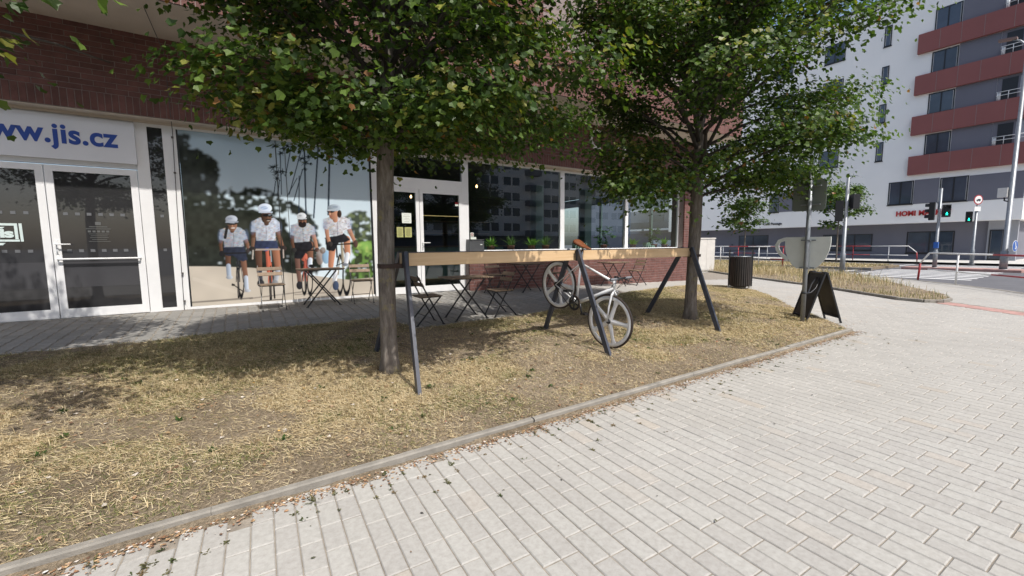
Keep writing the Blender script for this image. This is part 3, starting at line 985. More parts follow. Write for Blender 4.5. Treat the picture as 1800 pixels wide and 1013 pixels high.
def door(x0, x1, z0, z1, pane_m, handle=None, pushbar=False, lw=.095, bottom=.14):
    y0, y1 = FY-.012, FY+.05
    dr = part('door', M['frame'], bld, (x0+.003, x0+lw, y0, y1, z0, z1), (x1-lw, x1-.003, y0, y1, z0, z1), (x0+lw, x1-lw, y0, y1, z0, z0+bottom), (x0+lw, x1-lw, y0, y1, z1-lw, z1))
    part('pane', pane_m, dr, (x0+lw, x1-lw, FY+.012, FY+.02, z0+bottom, z1-lw))
    if handle:
        hx = x0+.05 if handle == 'L' else x1-.05; s = 1 if handle == 'L' else -1
        h = MB()
        h.obox((hx, FY-.017, 1.43), (1, 0, 0), (0, 1, 0), (0, 0, 1), .016, .005, .11)
        h.tube([(hx, FY-.02, 1.47), (hx, FY-.065, 1.47), (hx+s*.03, FY-.07, 1.47), (hx+s*.17, FY-.07, 1.47)], .010, 8)
        h.build('handle', M['frame'], dr)
        MB().obox((hx, FY-.025, 1.36), (1, 0, 0), (0, 1, 0), (0, 0, 1), .008, .012, .018).build('lock', M['frame_grey'], dr)
    if pushbar:
        p = MB(); zz = 1.235
        p.tube([(x0+.05, FY-.01, zz), (x0+.05, FY-.06, zz), (x1-.06, FY-.06, zz), (x1-.06, FY-.01, zz)], .016, 8)
        p.build('push_bar', M['frame'], dr)
    return dr


dL = door(-3.55, -2.452, .30, 2.70, M['dark_pane'], None)
dR = door(-2.446, -1.35, .30, 2.70, M['dark_pane'], 'L', True)
for dr, a, b_ in ((dL, -3.455, -2.547), (dR, -2.351, -1.445)):
    part('privacy_film', M['mid_pane'], dr, (a+.002, b_-.002, FY+.0085, FY+.0115, .78, 1.19))
    mk_ = MB()
    for zz in (1.93, 1.345):
        x = a+.06
        while x < b_-.05:
            mk_.box(x, x+.055, FY+.006, FY+.0114, zz, zz+.045); x += .135
    tag(mk_.build('glass_markers', M['marker'], dr), kind='stuff')
ml = MB()
for zz in (1.93, 1.345): ml.box(-1.10, -1.055, FY+.024, FY+.0295, zz, zz+.045)
ml.build('glass_markers', M['marker'], sl)
# small print on the right hand leaf
pr_ = MB(); zz = 1.83
for i, (w, h) in enumerate([(.07, .05), (.22, .012), (.30, .010), (.26, .03), (.24, .008), (.2, .008), (.22, .008), (.18, .008), (.26, .008)]):
    if i == 3:
        for k in range(5): pr_.box(-2.03+k*.055, -2.03+k*.055+.036, FY+.006, FY+.0114, zz-h, zz)
    else: pr_.box(-1.90-w/2, -1.90+w/2, FY+.006, FY+.0114, zz-h, zz)
    zz -= h+.022
tag(pr_.build('opening_hours_print', mat('faint_print', (.11, .115, .115), .6, .1, 20, bmp=0), dR), kind='stuff')


def text_mesh(body, size, ext=.004, off=.0, spacing=1.0):
    cu = bpy.data.curves.new('lettering', 'FONT')
    cu.body = body; cu.size = size; cu.extrude = ext; cu.offset = off; cu.space_character = spacing
    cu.resolution_u = 6
    o = bpy.data.objects.new('lettering', cu); col.objects.link(o)
    dg = bpy.context.evaluated_depsgraph_get()
    me = bpy.data.meshes.new_from_object(o.evaluated_get(dg))
    bpy.data.objects.remove(o); bpy.data.curves.remove(cu)
    return me


def fit_text(name, body, x0, x1, z0, z1, place, m, parent, ext=.004, off=0.0, spacing=1.0):
    """lettering scaled to a width and height; place(a,b,c) gives the 3D point"""
    me = text_mesh(body, 1.0, .5, off, spacing)
    co = np.array([v.co for v in me.vertices]); lo = co.min(0); hi = co.max(0)
    s = (co-lo)/(hi-lo)
    P = np.array([place(x0+(x1-x0)*a, z0+(z1-z0)*b, c*ext) for a, b, c in s])
    me.vertices.foreach_set('co', P.ravel().astype(np.float32)); me.update()
    me.materials.clear(); me.materials.append(m)
    return link_mesh(name, me, None, parent)


# ---- big sign over the left door
sg = empty('shop_sign', (-2.9, FY-.06, 2.8), 0, 'white rectangular sign board with blue web address over the left shop door', 'sign')
fr = lambda a, b, c: (a, FY-.062-c, b)
sgb = MB().box(-4.55, -1.33, FY-.06, FY-.002, 2.79, 3.46); sgb.build('panel', M['sign_white'], None).parent = sg
for ch in sg.children: ch.matrix_parent_inverse = Matrix.Translation((-2.9, FY-.06, 2.8)).inverted()
t = fit_text('lettering', 'www.jis.cz', -3.235, -1.54, 2.93, 3.315, lambda a, b, c: (a, FY-.0605-c, b), M['blue_sign'], sg, .004, .028, 1.04)
t.matrix_parent_inverse = Matrix.Translation((-2.9, FY-.06, 2.8)).inverted()

# ---- logo film on the left door leaf
lg = MB(); yy = FY+.0085
def flat(poly, b=lg):
    b.prism(poly, lambda a, z, d: (a, yy-d, z), 0, .003)
for poly in ([(-3.20, 1.79), (-2.80, 1.79), (-2.80, 1.55), (-2.835, 1.55), (-2.835, 1.755), (-3.22, 1.755)],
             [(-3.0, 1.545), (-2.79, 1.545), (-2.79, 1.515), (-3.03, 1.515)], [(-2.785, 1.79), (-2.752, 1.79), (-2.75, 1.515), (-2.78, 1.515)],
             [(-3.25, 1.495), (-2.94, 1.495), (-2.97, 1.46), (-3.25, 1.46)], [(-3.22, 1.735), (-2.93, 1.735), (-2.955, 1.71), (-3.22, 1.71)],
             [(-3.25, 1.79), (-3.225, 1.79), (-3.225, 1.515), (-3.25, 1.515)]):
    flat(poly)
lgo = lg.build('logo_film', M['mint'], dL)
fit_text('logo_lettering', 'jis', -3.06, -2.845, 1.53, 1.705, lambda a, b, c: (a, yy-.0005-c, b), M['mint'], dL, .003, .045, .95)

# ---- cafe door (behind the near tree) with transom
part('cafe_frame', M['frame'], bld, (2.722, 4.69, FY, FY+.08, 2.71, 2.95), (2.722, 4.69, FY+.002, FY+.08, 3.44, 3.49), (4.692, 4.87, FY, FY+.08, zf-.01, 3.49), (2.722, 4.69, FY+.02, FY+.1, zf-.03, .30))
part('transom_pane', M['cafe_glass'], bld, (2.722, 4.69, FY+.03, FY+.038, 2.95, 3.44))
cdl = door(2.725, 3.585, .30, 2.705, M['cafe_glass'], None, False, .085, .15)
cdr = door(3.59, 4.688, .30, 2.705, M['cafe_glass'], 'L', False, .085, .15)
MB().box(3.67, 4.60, FY+.004, FY+.0115, 2.10, 2.115).build('gold_line_film', mat('gold_film', (.30, .25, .10), .5, .1, 9, bmp=0), cdr)

# ---- cafe windows
part('cafe_window_frame', M['frame'], bld, (4.872, 13.2, FY-.01, FY+.07, 1.235, 1.28), (4.872, 13.2, FY+.002, FY+.07, 3.45, 3.49), (7.80, 7.95, FY-.004, FY+.07, 1.281, 3.449), (10.48, 10.61, FY-.004, FY+.07, 1.281, 3.449), (13.17, 13.215, FY-.004, FY+.07, 1.281, 3.449))
for a, b_ in ((4.872, 7.799), (7.951, 10.479), (10.611, 13.169)):
    part('pane', M['cafe_glass'], bld, (a, b_, FY+.03, FY+.038, 1.281, 3.449))
part('window_sill', M['sill'], bld, (4.75, 13.2, BY-.02, FY-.012, 1.195, 1.232))

# ---- cafe interior
rm = empty('cafe_room', (9, 12, .29), 0, 'dim cafe interior seen through the shop windows', 'room')
rm.location = (0, 0, 0)
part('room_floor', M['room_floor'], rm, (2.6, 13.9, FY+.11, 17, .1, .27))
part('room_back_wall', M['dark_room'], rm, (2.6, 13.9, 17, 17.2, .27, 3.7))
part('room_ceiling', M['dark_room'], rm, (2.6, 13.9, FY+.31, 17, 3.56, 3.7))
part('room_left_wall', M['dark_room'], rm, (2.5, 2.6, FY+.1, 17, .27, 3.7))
part('inner_sill', M['room_floor'], rm, (4.9, 13.9, FY+.11, FY+.50, 1.15, 1.21))
part('counter', M['teal'], rm, (4.2, 8.4, 13.6, 14.3, .27, 1.35))
part('counter_top', M['slat'], rm, (4.1, 8.5, 13.5, 14.4, 1.35, 1.40))
part('back_shelf', M['slat'], rm, (3.5, 9.5, 16.6, 16.95, 1.9, 1.94), (3.5, 9.5, 16.6, 16.95, 2.4, 2.44))
for x in (9.2, 11.6): part('inner_column', M['teal'], rm, (x, x+.35, 12.6, 12.95, .27, 3.56))
# glazed gable end towards the side street
for y in (9.9, 11.3, 12.7, 14.1, 15.5, 16.9): part('gable_mullion', M['teal'], rm, (13.9, 14.0, y-.05, y+.05, .0, 3.55))
part('gable_rail', M['teal'], rm, (13.9, 14.0, 9.96, 16.84, .0, .5), (13.9, 14.0, 9.96, 16.84, 3.2, 3.54))
# pendant lamps
for i, (x, y, z, lab) in enumerate(((5.91, 11, 3.1, 'small lit bulb hanging inside the first cafe window'), (3.93, 11, 2.7, 'small lit bulb seen through the cafe door'))):
    pl = empty('pendant_lamp', (x, y, z), 0, lab, 'lamp', 'pendant bulbs in the cafe')
    MB().tube([(0, 0, .09), (0, 0, 3.55-z)], .004, 6).build('cord', M['plastic_black'], pl)
    MB().lathe([(.004, .10), (.018, .09), (.018, .05), (.012, .045)], 10).build('socket', M['plastic_black'], pl)
    MB().lathe([(.012, .05), (.024, .02), (.028, -.010), (.022, -.032), (.0, -.042)], 12).build('bulb', M['bulb'], pl)

# ---- mural print filling the wide window: flat print, drawn point by point into the print's colours
HM = np.array([0.0004989768, -4.287385e-05, 0.1505966, -4.442875e-05, -0.000643369, 0.6422669, -0.0001172328, -1.74088e-05, 1.0]).reshape(3, 3)
NX, NZ = 330, 324
uu, vv = np.meshgrid((np.arange(NX)+.0)/(NX-1), (np.arange(NZ)+.0)/(NZ-1))
Hi = np.linalg.inv(HM); w = Hi@np.stack([uu.ravel(), vv.ravel(), np.ones(uu.size)])
SX = (w[0]/w[2]).reshape(uu.shape); SY = (w[1]/w[2]).reshape(uu.shape)       # drawing coordinates of the print
IMG = np.zeros((NZ, NX, 3))


def put(mask, c, a=1.0):
    IMG[:] = IMG*(1-mask[..., None]*a)+np.asarray(c)*mask[..., None]*a


def soft(d, e=3.0): return np.clip(.5-d/e, 0, 1)


def shade(mask, c, g, a=1.0):
    """paint colour c with a left-to-right, light-to-dark modelling factor g"""
    IMG[:] = IMG*(1-mask[..., None]*a)+np.clip(np.asarray(c)*g[..., None], 0, 1)*mask[..., None]*a


def ell(x, y, rx, ry, c, a=1.0, e=None, k=.45):
    d = (np.sqrt(((SX-x)/rx)**2+((SY-y)/ry)**2)-1)*min(rx, ry)
    shade(soft(d, e or 4), c, 1+k*np.clip((SX-x)/rx, -1, 1)-.25*k*np.clip((SY-y)/ry, -1, 1), a)


def ln(x0, y0, x1, y1, w_, c, a=1.0, w2=None, k=.5):
    dx, dy = x1-x0, y1-y0; L = math.hypot(dx, dy); t = np.clip(((SX-x0)*dx+(SY-y0)*dy)/(L*L), 0, 1)
    ww = w_ if w2 is None else w_+(w2-w_)*t
    off = (SX-x0-t*dx)*(1 if True else 0)
    shade(soft(np.hypot(SX-x0-t*dx, SY-y0-t*dy)-ww/2, 4), c, 1+k*np.clip(off/(ww/2+1e-6), -1, 1), a)


def poly(pts, c, a=1.0, k=.35):
    mk2 = inside(SX, SY, pts).astype(float)
    mk2 = (mk2*2+np.roll(mk2, 1, 0)+np.roll(mk2, -1, 0)+np.roll(mk2, 1, 1)+np.roll(mk2, -1, 1))/6
    xs = [p[0] for p in pts]; cx = (min(xs)+max(xs))/2; hw = (max(xs)-min(xs))/2
    fold = .10*np.sin(SX*.11+SY*.05+cx)+.08*np.sin(SX*.05-SY*.13)
    shade(mk2, c, 1+k*np.clip((SX-cx)/hw, -1, 1)+fold, a); return mk2


def ring(x, y, rx, ry, w_, c):
    d = np.abs(np.sqrt(((SX-x)/rx)**2+((SY-y)/ry)**2)-1)*min(rx, ry)-w_/2; put(soft(d, 4), c)


nf = lambda s, k: vnoise(SX/100, SY/100, k, s)
K2 = 5.064/2.886
ZZ = lambda pts: [((300+x/2.886-380)*5.064, (211+y/2.886-340)*5.064) for x, y in pts]
sky_t = np.clip((SY+700)/1350, 0, 1)
IMG[:] = np.array([.40, .53, .62])*(1-sky_t[..., None])+np.array([.76, .88, .96])*sky_t[..., None]


def mass(pts, c, warp=26, holes=.70, hs=2.2, k=1, soft_=.10, c2=None):
    """a mass of foliage inside an outline, with a ragged edge and gaps of sky"""
    wx = SX+warp*2*(nf(1.6, k)-.5)+warp*1.6*(nf(4.5, k+1)-.5); wy = SY+warp*2*(nf(1.8, k+2)-.5)+warp*1.6*(nf(4.2, k+3)-.5)
    m_ = inside(wx, wy, ZZ(pts)).astype(float)
    h = np.clip((nf(hs, k+1)*.65+nf(hs*2.3, k+4)*.35-holes)/soft_, 0, 1)
    m_ = m_*(1-h)
    Q = np.pad(m_, 2, mode='edge'); m_ = sum(Q[i:i+NZ, j:j+NX] for i in range(5) for j in range(5))/25
    tone = .6+.9*nf(2.6, k+5)
    cc = np.asarray(c)*tone[..., None]
    if c2 is not None:
        f = np.clip(nf(3.4, k+2)*2.2-.9, 0, 1)[..., None]; cc = cc*(1-f)+np.asarray(c2)*f
    IMG[:] = IMG*(1-m_[..., None])+cc*m_[..., None]


# dark trees on the left, the pine canopy in the middle, lit trees on the right
mass([(20, 40), (75, 55), (100, 115), (160, 135), (205, 160), (240, 195), (245, 300), (250, 420), (250, 760), (20, 760)], (.024, .028, .021), 24, .76, 1.9, 1)
mass([(200, 400), (240, 350), (300, 330), (350, 345), (430, 322), (505, 345), (560, 385), (610, 398), (655, 410), (700, 465), (740, 500), (745, 560), (720, 640), (650, 480), (600, 450), (520, 470), (430, 440), (300, 430)], (.030, .036, .030), 22, .65, 2.6, 3)
mass([(60, 430), (250, 420), (420, 450), (560, 470), (600, 560), (640, 620), (700, 640), (760, 680), (760, 780), (60, 780)], (.020, .024, .019), 26, .80, 2.0, 5)
mass([(620, 520), (700, 500), (745, 540), (760, 620), (740, 700), (620, 700)], (.04, .048, .04), 22, .58, 3.2, 2)
mass([(875, 480), (925, 452), (985, 458), (1020, 482), (1030, 640), (960, 640), (930, 590), (885, 560)], (.055, .070, .050), 18, .66, 3.0, 4, c2=(.16, .20, .10))
mass([(900, 610), (960, 600), (1030, 600), (1035, 830), (880, 830), (890, 740), (935, 670)], (.045, .062, .030), 18, .80, 3.2, 6, c2=(.16, .30, .07))
mass([(930, 620), (1000, 605), (1030, 620), (1030, 690), (970, 690)], (.20, .36, .09), 20, .60, 4.0, 1, c2=(.40, .55, .16))
Z2 = lambda x, y: ((310+x/5.143-380)*5.064, (220+y/5.143-340)*5.064)
for a_, b_, w_ in (((1035, 160), (985, 430), 9), ((1130, 180), (1020, 600), 9), ((1155, 150), (1172, 780), 15), ((1140, 370), (1062, 660), 9), ((1282, 160), (1242, 820), 14), ((1387, 165), (1374, 790), 17), ((895, 480), (880, 600), 9), ((930, 470), (915, 600), 9), ((1110, 430), (1108, 780), 9), ((1090, 450), (1000, 620), 7), ((935, 200), (950, 600), 9)):
    ln(*Z2(*a_), *Z2(*b_), w_, (.020, .036, .065), .92, k=.1)
rp_ = np.random.default_rng(5)
for x, y, r_ in ((890, 150, 42), (960, 170, 36), (1005, 150, 44), (945, 215, 34), (880, 345, 60), (915, 390, 62), (960, 385, 46), (905, 450, 40), (1135, 265, 48), (1165, 300, 46), (1195, 250, 40), (1160, 360, 26), (1215, 312, 18), (1150, 180, 24)):
    for _ in range(13):       # palm fronds
        an = rp_.uniform(0, 6.28); l_ = r_*rp_.uniform(.6, 1.1); x0, y0 = Z2(x, y); ln(x0, y0, x0+l_*math.cos(an), y0+l_*.75*math.sin(an)+6, 9, (.022, .032, .034), .9, 3, 0)
# pale road
yr = np.interp(SX, [-400, 0, 330, 560, 1180, 1500], [640, 640, 655, 690, 765, 735])
rm_ = np.clip((SY-yr)/8, 0, 1); rc = np.array([.58, .52, .44])*(.88+.2*nf(.8, 2)[..., None])
IMG[:] = IMG*(1-rm_[..., None])+rc*rm_[..., None]
ln(-350, 985, 320, 935, 16, (.12, .11, .10), .7, k=0); ln(300, 940, 760, 880, 12, (.14, .12, .11), .6, k=0); ln(700, 905, 1100, 880, 10, (.2, .17, .15), .6, k=0)
ln(-200, 760, 250, 900, 34, (.66, .60, .52), .35, k=0); ell(560, 800, 70, 110, (.72, .68, .62), .5, 60, 0)
skD, skM, skL, blk, navy, wht, sock = (.11, .055, .036), (.20, .10, .065), (.44, .225, .145), (.014, .014, .016), (.024, .030, .052), (.72, .76, .84), (.62, .68, .80)


def jersey(pts, base, cols, seed):
    poly(pts, base, 1, .28); r_ = np.random.default_rng(seed)
    xs = [p[0] for p in pts]; ys = [p[1] for p in pts]
    for _ in range(170):
        x, y = r_.uniform(min(xs), max(xs)), r_.uniform(min(ys), max(ys))
        if inside(np.array([x]), np.array([y]), pts)[0]:
            ell(x, y, r_.uniform(4, 10), r_.uniform(2.0, 4.5), cols[r_.integers(len(cols))], .6, k=0)
    cx = (min(xs)+max(xs))/2; ln(cx, min(ys)+8, cx+4, max(ys)-10, 4, (.10, .10, .14), .85, k=0)
    for x in (min(xs)+14, max(xs)-14): ell(x, min(ys)*.55+max(ys)*.45, 20, 46, (.20, .30, .52), .38, 26, 0)
    ell(cx-34, max(ys)-34, 40, 30, (.2, .22, .27), .35, 34, 0); ln(cx-30, min(ys)+4, cx+34, min(ys)+6, 12, (.45, .5, .58), .5, k=0)


pc = [(.30, .20, .20), (.45, .28, .18), (.18, .26, .42), (.55, .25, .30), (.2, .3, .36), (.6, .45, .25), (.25, .2, .35)]


def bike_front(x, y0, y1, frame, tw=20):
    """racing bicycle seen nearly head on: tyre, fork legs, head tube, bars"""
    ln(x, y0+60, x+8, y1, tw, blk, k=.2); ln(x+1, y0+80, x+7, y1-20, 4, (.25, .22, .2), .7, k=0)
    ln(x-9, y0+10, x-13, (y0+y1)/2+20, 8, frame); ln(x+11, y0+10, x+18, (y0+y1)/2+20, 8, frame)
    ln(x, y0-50, x+1, y0+20, 20, frame)


# rider one, in shadow
ring(222, 770, 24, 150, 9, blk); bike_front(190, 600, 930, (.03, .03, .035), 17); ln(215, 620, 240, 790, 7, (.05, .05, .055)); ln(140, 805, 245, 880, 9, blk); ell(150, 815, 16, 10, blk, k=0)
ln(100, 535, 106, 640, 54, skD, w2=42); ln(106, 640, 112, 735, 42, (.36, .42, .52)); ell(116, 745, 30, 18, (.40, .44, .50)); ln(236, 565, 262, 745, 56, skM, w2=40); ln(264, 745, 270, 855, 36, (.46, .52, .62)); ell(278, 868, 28, 14, (.45, .48, .54))
poly([(70, 455), (245, 450), (278, 585), (238, 600), (195, 585), (150, 545), (120, 552), (82, 545), (62, 520)], navy)
ln(44, 388, 36, 450, 36, skD, w2=32); ln(36, 450, 44, 520, 30, skD, w2=24); ln(256, 392, 275, 440, 36, skM, w2=32); ln(275, 440, 284, 492, 30, skM, w2=24); ln(30, 527, 280, 520, 12, blk, k=0); ell(46, 527, 22, 26, blk, k=.1); ell(282, 500, 18, 22, (.05, .04, .04))
jersey([(30, 310), (85, 288), (140, 296), (200, 283), (252, 318), (278, 390), (238, 408), (244, 462), (72, 468), (68, 412), (22, 398)], (.33, .38, .45), pc, 1)
ln(140, 296, 140, 318, 40, skD); ell(140, 268, 43, 52, skM, k=.6); ell(136, 250, 48, 15, blk, k=0); ell(152, 246, 14, 5, (.2, .22, .26), k=0); ell(148, 292, 19, 6, (.62, .56, .52), k=0); ell(140, 276, 9, 12, (.34, .17, .11)); ln(94, 280, 76, 380, 26, blk, k=.2); ell(132, 212, 54, 36, (.40, .44, .52)); ln(84, 238, 188, 236, 12, (.30, .34, .42), k=.2); ell(120, 205, 22, 10, (.2, .24, .34), .6, k=0)
# rider two
bike_front(478, 610, 945, (.55, .14, .08), 22); ln(452, 500, 464, 690, 30, (.50, .13, .08)); ln(500, 660, 520, 935, 16, blk, k=.2)
ln(372, 488, 384, 690, 66, skD, w2=48); ln(528, 488, 552, 680, 70, (.34, .15, .09), w2=50); ln(386, 690, 396, 790, 42, (.05, .055, .07)); ln(550, 685, 528, 780, 42, (.40, .43, .48)); ell(396, 800, 32, 34, (.03, .03, .035)); ell(524, 800, 30, 30, (.25, .26, .28))
ell(440, 482, 30, 24, (.03, .06, .24)); poly([(350, 398), (532, 398), (560, 484), (505, 492), (450, 470), (400, 494), (336, 486)], (.03, .042, .09))
ln(335, 320, 328, 400, 44, skD, w2=36); ln(328, 400, 322, 470, 36, (.16, .09, .06), w2=28); ln(548, 320, 568, 400, 44, skM, w2=36); ln(568, 400, 594, 470, 36, skM, w2=28); ln(335, 492, 590, 488, 15, (.42, .35, .30), k=0); ell(320, 486, 30, 24, (.03, .026, .024)); ell(598, 480, 30, 26, (.04, .03, .028)); ln(326, 500, 322, 575, 13, (.46, .42, .38)); ln(596, 495, 598, 565, 13, (.44, .38, .34)); ln(482, 500, 490, 600, 10, (.3, .36, .4))
jersey([(314, 235), (388, 195), (445, 215), (510, 198), (562, 238), (574, 315), (526, 330), (532, 408), (354, 408), (352, 332), (308, 326)], (.50, .56, .66), pc, 2)
ln(446, 225, 446, 250, 44, (.07, .04, .03)); ell(446, 192, 47, 62, (.10, .055, .038), k=.7); ell(456, 176, 46, 15, blk, k=0); ell(474, 172, 12, 5, (.25, .28, .32), k=0); ell(458, 200, 10, 14, (.14, .08, .055)); ell(462, 216, 24, 6, (.025, .018, .016), k=0); ell(464, 226, 13, 4, (.5, .45, .42), k=0); ell(432, 112, 63, 44, (.66, .74, .88), k=.25); ln(382, 146, 494, 148, 14, (.50, .58, .72), k=.3); ell(425, 108, 32, 14, (.22, .36, .62), .75, k=0); ln(405, 112, 450, 104, 5, (.8, .84, .9), .8, k=0)
# rider three
ring(786, 800, 22, 95, 9, blk); ring(836, 790, 22, 105, 9, blk); bike_front(790, 640, 880, (.42, .10, .07), 15); ell(785, 560, 32, 38, (.52, .14, .09)); ln(800, 580, 818, 700, 11, (.3, .08, .06))
ln(720, 555, 742, 785, 48, (.17, .09, .07), w2=36); ell(742, 820, 28, 38, (.025, .025, .03)); ln(834, 445, 840, 590, 62, skM, w2=46); ln(838, 585, 836, 638, 42, sock); ell(848, 642, 26, 14, blk, k=0)
poly([(692, 422), (842, 408), (866, 472), (832, 500), (800, 520), (765, 578), (698, 572)], (.02, .02, .024)); ln(680, 348, 676, 420, 34, skD, w2=30); ln(676, 420, 694, 500, 28, skD, w2=22); ln(862, 345, 884, 420, 38, skL, w2=32); ln(884, 420, 898, 490, 32, skL, w2=26); ln(690, 502, 900, 496, 11, blk, k=0); ell(900, 494, 22, 20, (.10, .06, .05)); ell(694, 496, 22, 22, (.03, .03, .03))
jersey([(664, 268), (718, 250), (770, 262), (820, 248), (874, 286), (884, 348), (838, 360), (832, 415), (700, 426), (692, 366), (658, 352)], (.44, .48, .53), pc, 3)
ell(766, 232, 38, 46, skM, k=.6); ell(767, 260, 36, 30, (.022, .016, .015), k=.2); ell(764, 217, 36, 9, blk, k=0); ell(768, 234, 8, 12, skM); ell(760, 184, 42, 31, (.62, .66, .70), k=.3); ln(722, 206, 800, 207, 11, (.56, .60, .64), k=.3); ell(748, 180, 14, 8, (.2, .22, .25), .6, k=0); ell(925, 560, 34, 72, (.28, .21, .18), .85); ell(980, 560, 36, 62, (.26, .44, .64), .9); ell(950, 500, 26, 30, (.20, .14, .11), .8)
# rider four, in full light
ring(1104, 725, 30, 170, 9, blk); ring(1164, 735, 34, 162, 11, blk); ln(1120, 440, 1134, 650, 24, (.38, .34, .26)); ln(1070, 445, 1078, 560, 14, blk, k=.2); ln(1134, 480, 1176, 620, 8, (.06, .06, .06)); ln(1100, 560, 1090, 720, 9, (.3, .27, .2)); ln(1070, 640, 1140, 610, 8, blk, k=0)
ln(1163, 398, 1172, 535, 64, (.50, .24, .145), w2=48); ln(1170, 538, 1160, 604, 44, wht); ln(1034, 492, 1022, 640, 62, (.50, .23, .14), w2=48); ln(1066, 688, 1058, 785, 40, wht); ell(1066, 822, 28, 44, (.06, .085, .15)); ell(1150, 630, 26, 14, (.2, .22, .26))
poly([(968, 382), (1060, 366), (1140, 342), (1196, 402), (1150, 425), (1092, 432), (1052, 508), (984, 496)], (.022, .022, .026)); ln(984, 298, 992, 370, 42, skL, w2=34); ln(992, 370, 1012, 440, 34, skL, w2=28); ln(1178, 288, 1205, 355, 40, skL, w2=34); ln(1205, 355, 1240, 428, 34, skL, w2=28); ln(1008, 448, 1244, 437, 12, blk, k=0); ell(1014, 442, 24, 26, (.04, .035, .035)); ell(1244, 440, 20, 36, (.10, .06, .05)); ln(1012, 460, 1004, 500, 12, blk, k=0)
jersey([(952, 214), (1018, 190), (1066, 205), (1122, 184), (1190, 214), (1204, 300), (1150, 312), (1126, 350), (1060, 368), (1018, 358), (1004, 306), (954, 302)], (.62, .64, .69), pc, 4)
ln(1060, 200, 1062, 222, 44, skL); ell(1046, 165, 42, 54, skL, k=.55); ell(1098, 165, 20, 36, (.05, .032, .025)); ell(1022, 142, 34, 12, blk, k=0); ell(1012, 138, 12, 4, (.35, .2, .15), k=0); ell(1012, 165, 9, 13, (.58, .32, .22)); ell(1024, 186, 14, 4, (.35, .12, .10), k=0); ell(1052, 108, 58, 32, (.38, .45, .52)); ln(992, 130, 1062, 127, 13, (.44, .50, .56), k=.3); ell(1060, 100, 26, 10, (.24, .30, .38), .7, k=0)
ln(990, 905, 1090, 700, 10, (.30, .26, .22), .5, k=0)
IMG = np.clip(IMG*.92, .006, .9)
gx = -.765+uu*3.26; gz_ = .338+vv*3.108
V = np.stack([gx.ravel(), np.full(gx.size, FY+.012), gz_.ravel()], -1)
i = (np.arange(NZ-1)[:, None]*NX+np.arange(NX-1)[None])
F = np.stack([i, i+1, i+NX+1, i+NX], -1).reshape(-1, 4)
M['print'] = attr_mat('mural_print', .10, 0, spec=.28)
mu = empty('window_mural', (.87, FY, .34), 0, 'large window print of four cyclists riding under palms and pines', 'mural')
mo = link_mesh('print', fast_mesh('mural_print', V, F, M['print'], IMG.reshape(-1, 3)), None, mu); mo.location = (-.87, -FY, -.34)
for q_ in ((.715, .728), (.874, .882)):
    jo = MB().box(*q_, FY+.004, FY+.0115, .34, 3.446).build('glass_joint', M['black_metal'], mu); jo.location = (-.87, -FY, -.34)
for q_ in ((2.478, 2.516, FY-.002, FY+.05, .34, 3.446), (-.79, -.77, FY+.003, FY+.05, .34, 3.446)):
    jo = MB().box(*q_).build('edge_seal', M['black_metal'], mu); jo.location = (-.87, -FY, -.34)

# ---- small things fixed to the front
lb = empty('letterbox', (4.98, FY-.1, 1.24), 0, 'anthracite grey letterbox fixed beside the cafe door', 'letterbox')
b = MB().box(-.2, .2, -.10, .085, .0, .29); b.build('body', M['letterbox'], lb)
MB().box(-.2, .2, -.115, .085, .292, .31).build('lid', M['letterbox'], lb)
MB().box(-.15, .15, -.108, -.1015, .255, .275).build('slot', M['chrome'], lb)
MB().box(.09, .15, -.106, -.1015, .17, .19).build('name_plate', M['paper'], lb)
def notice(x0, x1, z0, z1, m, lab, lines=5, ink=(.45, .46, .42)):
    nt_ = empty('notice', ((x0+x1)/2, FY+.005, z0), 0, lab, 'notice')
    w_, h_ = x1-x0, z1-z0
    MB().box(-w_/2, w_/2, 0, .0035, 0, h_).build('sheet', m, nt_)
    ib = MB()
    for k in range(lines):
        zz = h_*(.82-.66*k/max(1, lines-1)); lw = w_*(.34 if k % 2 else .26)
        ib.box(-lw, lw, -.0012, -.0002, zz-.005, zz+.005)
    tag(ib.build('print', mat('ink', ink, .8, .1, 20, bmp=0), nt_), kind='stuff')
notice(3.17, 3.39, 1.92, 2.15, M['paper'], 'square white notice taped to the left leaf of the cafe door')
notice(3.04, 3.19, 1.60, 1.83, M['kraft'], 'yellowed menu sheet on the cafe door, nearest the hinge side', 7, (.2, .2, .08))
notice(3.225, 3.39, 1.60, 1.83, M['kraft'], 'yellowed menu sheet on the cafe door, nearest the handle side', 7, (.2, .2, .08))
st = empty('door_sticker', (4.55, FY+.004, 2.36), 0, 'small red and white sticker high on the right leaf of the cafe door', 'sticker')
MB().box(-.045, .045, 0, .004, 0, .045).build('white_field', M['paper'], st); MB().box(-.045, .045, 0, .004, .046, .09).build('red_field', M['red_paint'], st)
st = empty('window_sticker', (4.98, FY+.022, 1.62), 0, 'small no smoking stickers on the glass above the letterbox', 'sticker')
MB().box(-.06, .10, 0, .005, -.09, -.01).build('caption_field', M['paper'], st); MB().box(-.06, .03, 0, .005, .0, .10).build('white_field', M['paper'], st)
rr_ = MB(); rr_.tube([(-.015+.032*math.cos(a), -.003, .05+.032*math.sin(a)) for a in np.linspace(0, 6.283, 17)[:-1]], .005, 6, closed=True); rr_.bar((-.037, -.003, .072), (.007, -.003, .028), .004, .007); rr_.build('prohibition_ring', M['red_paint'], st)

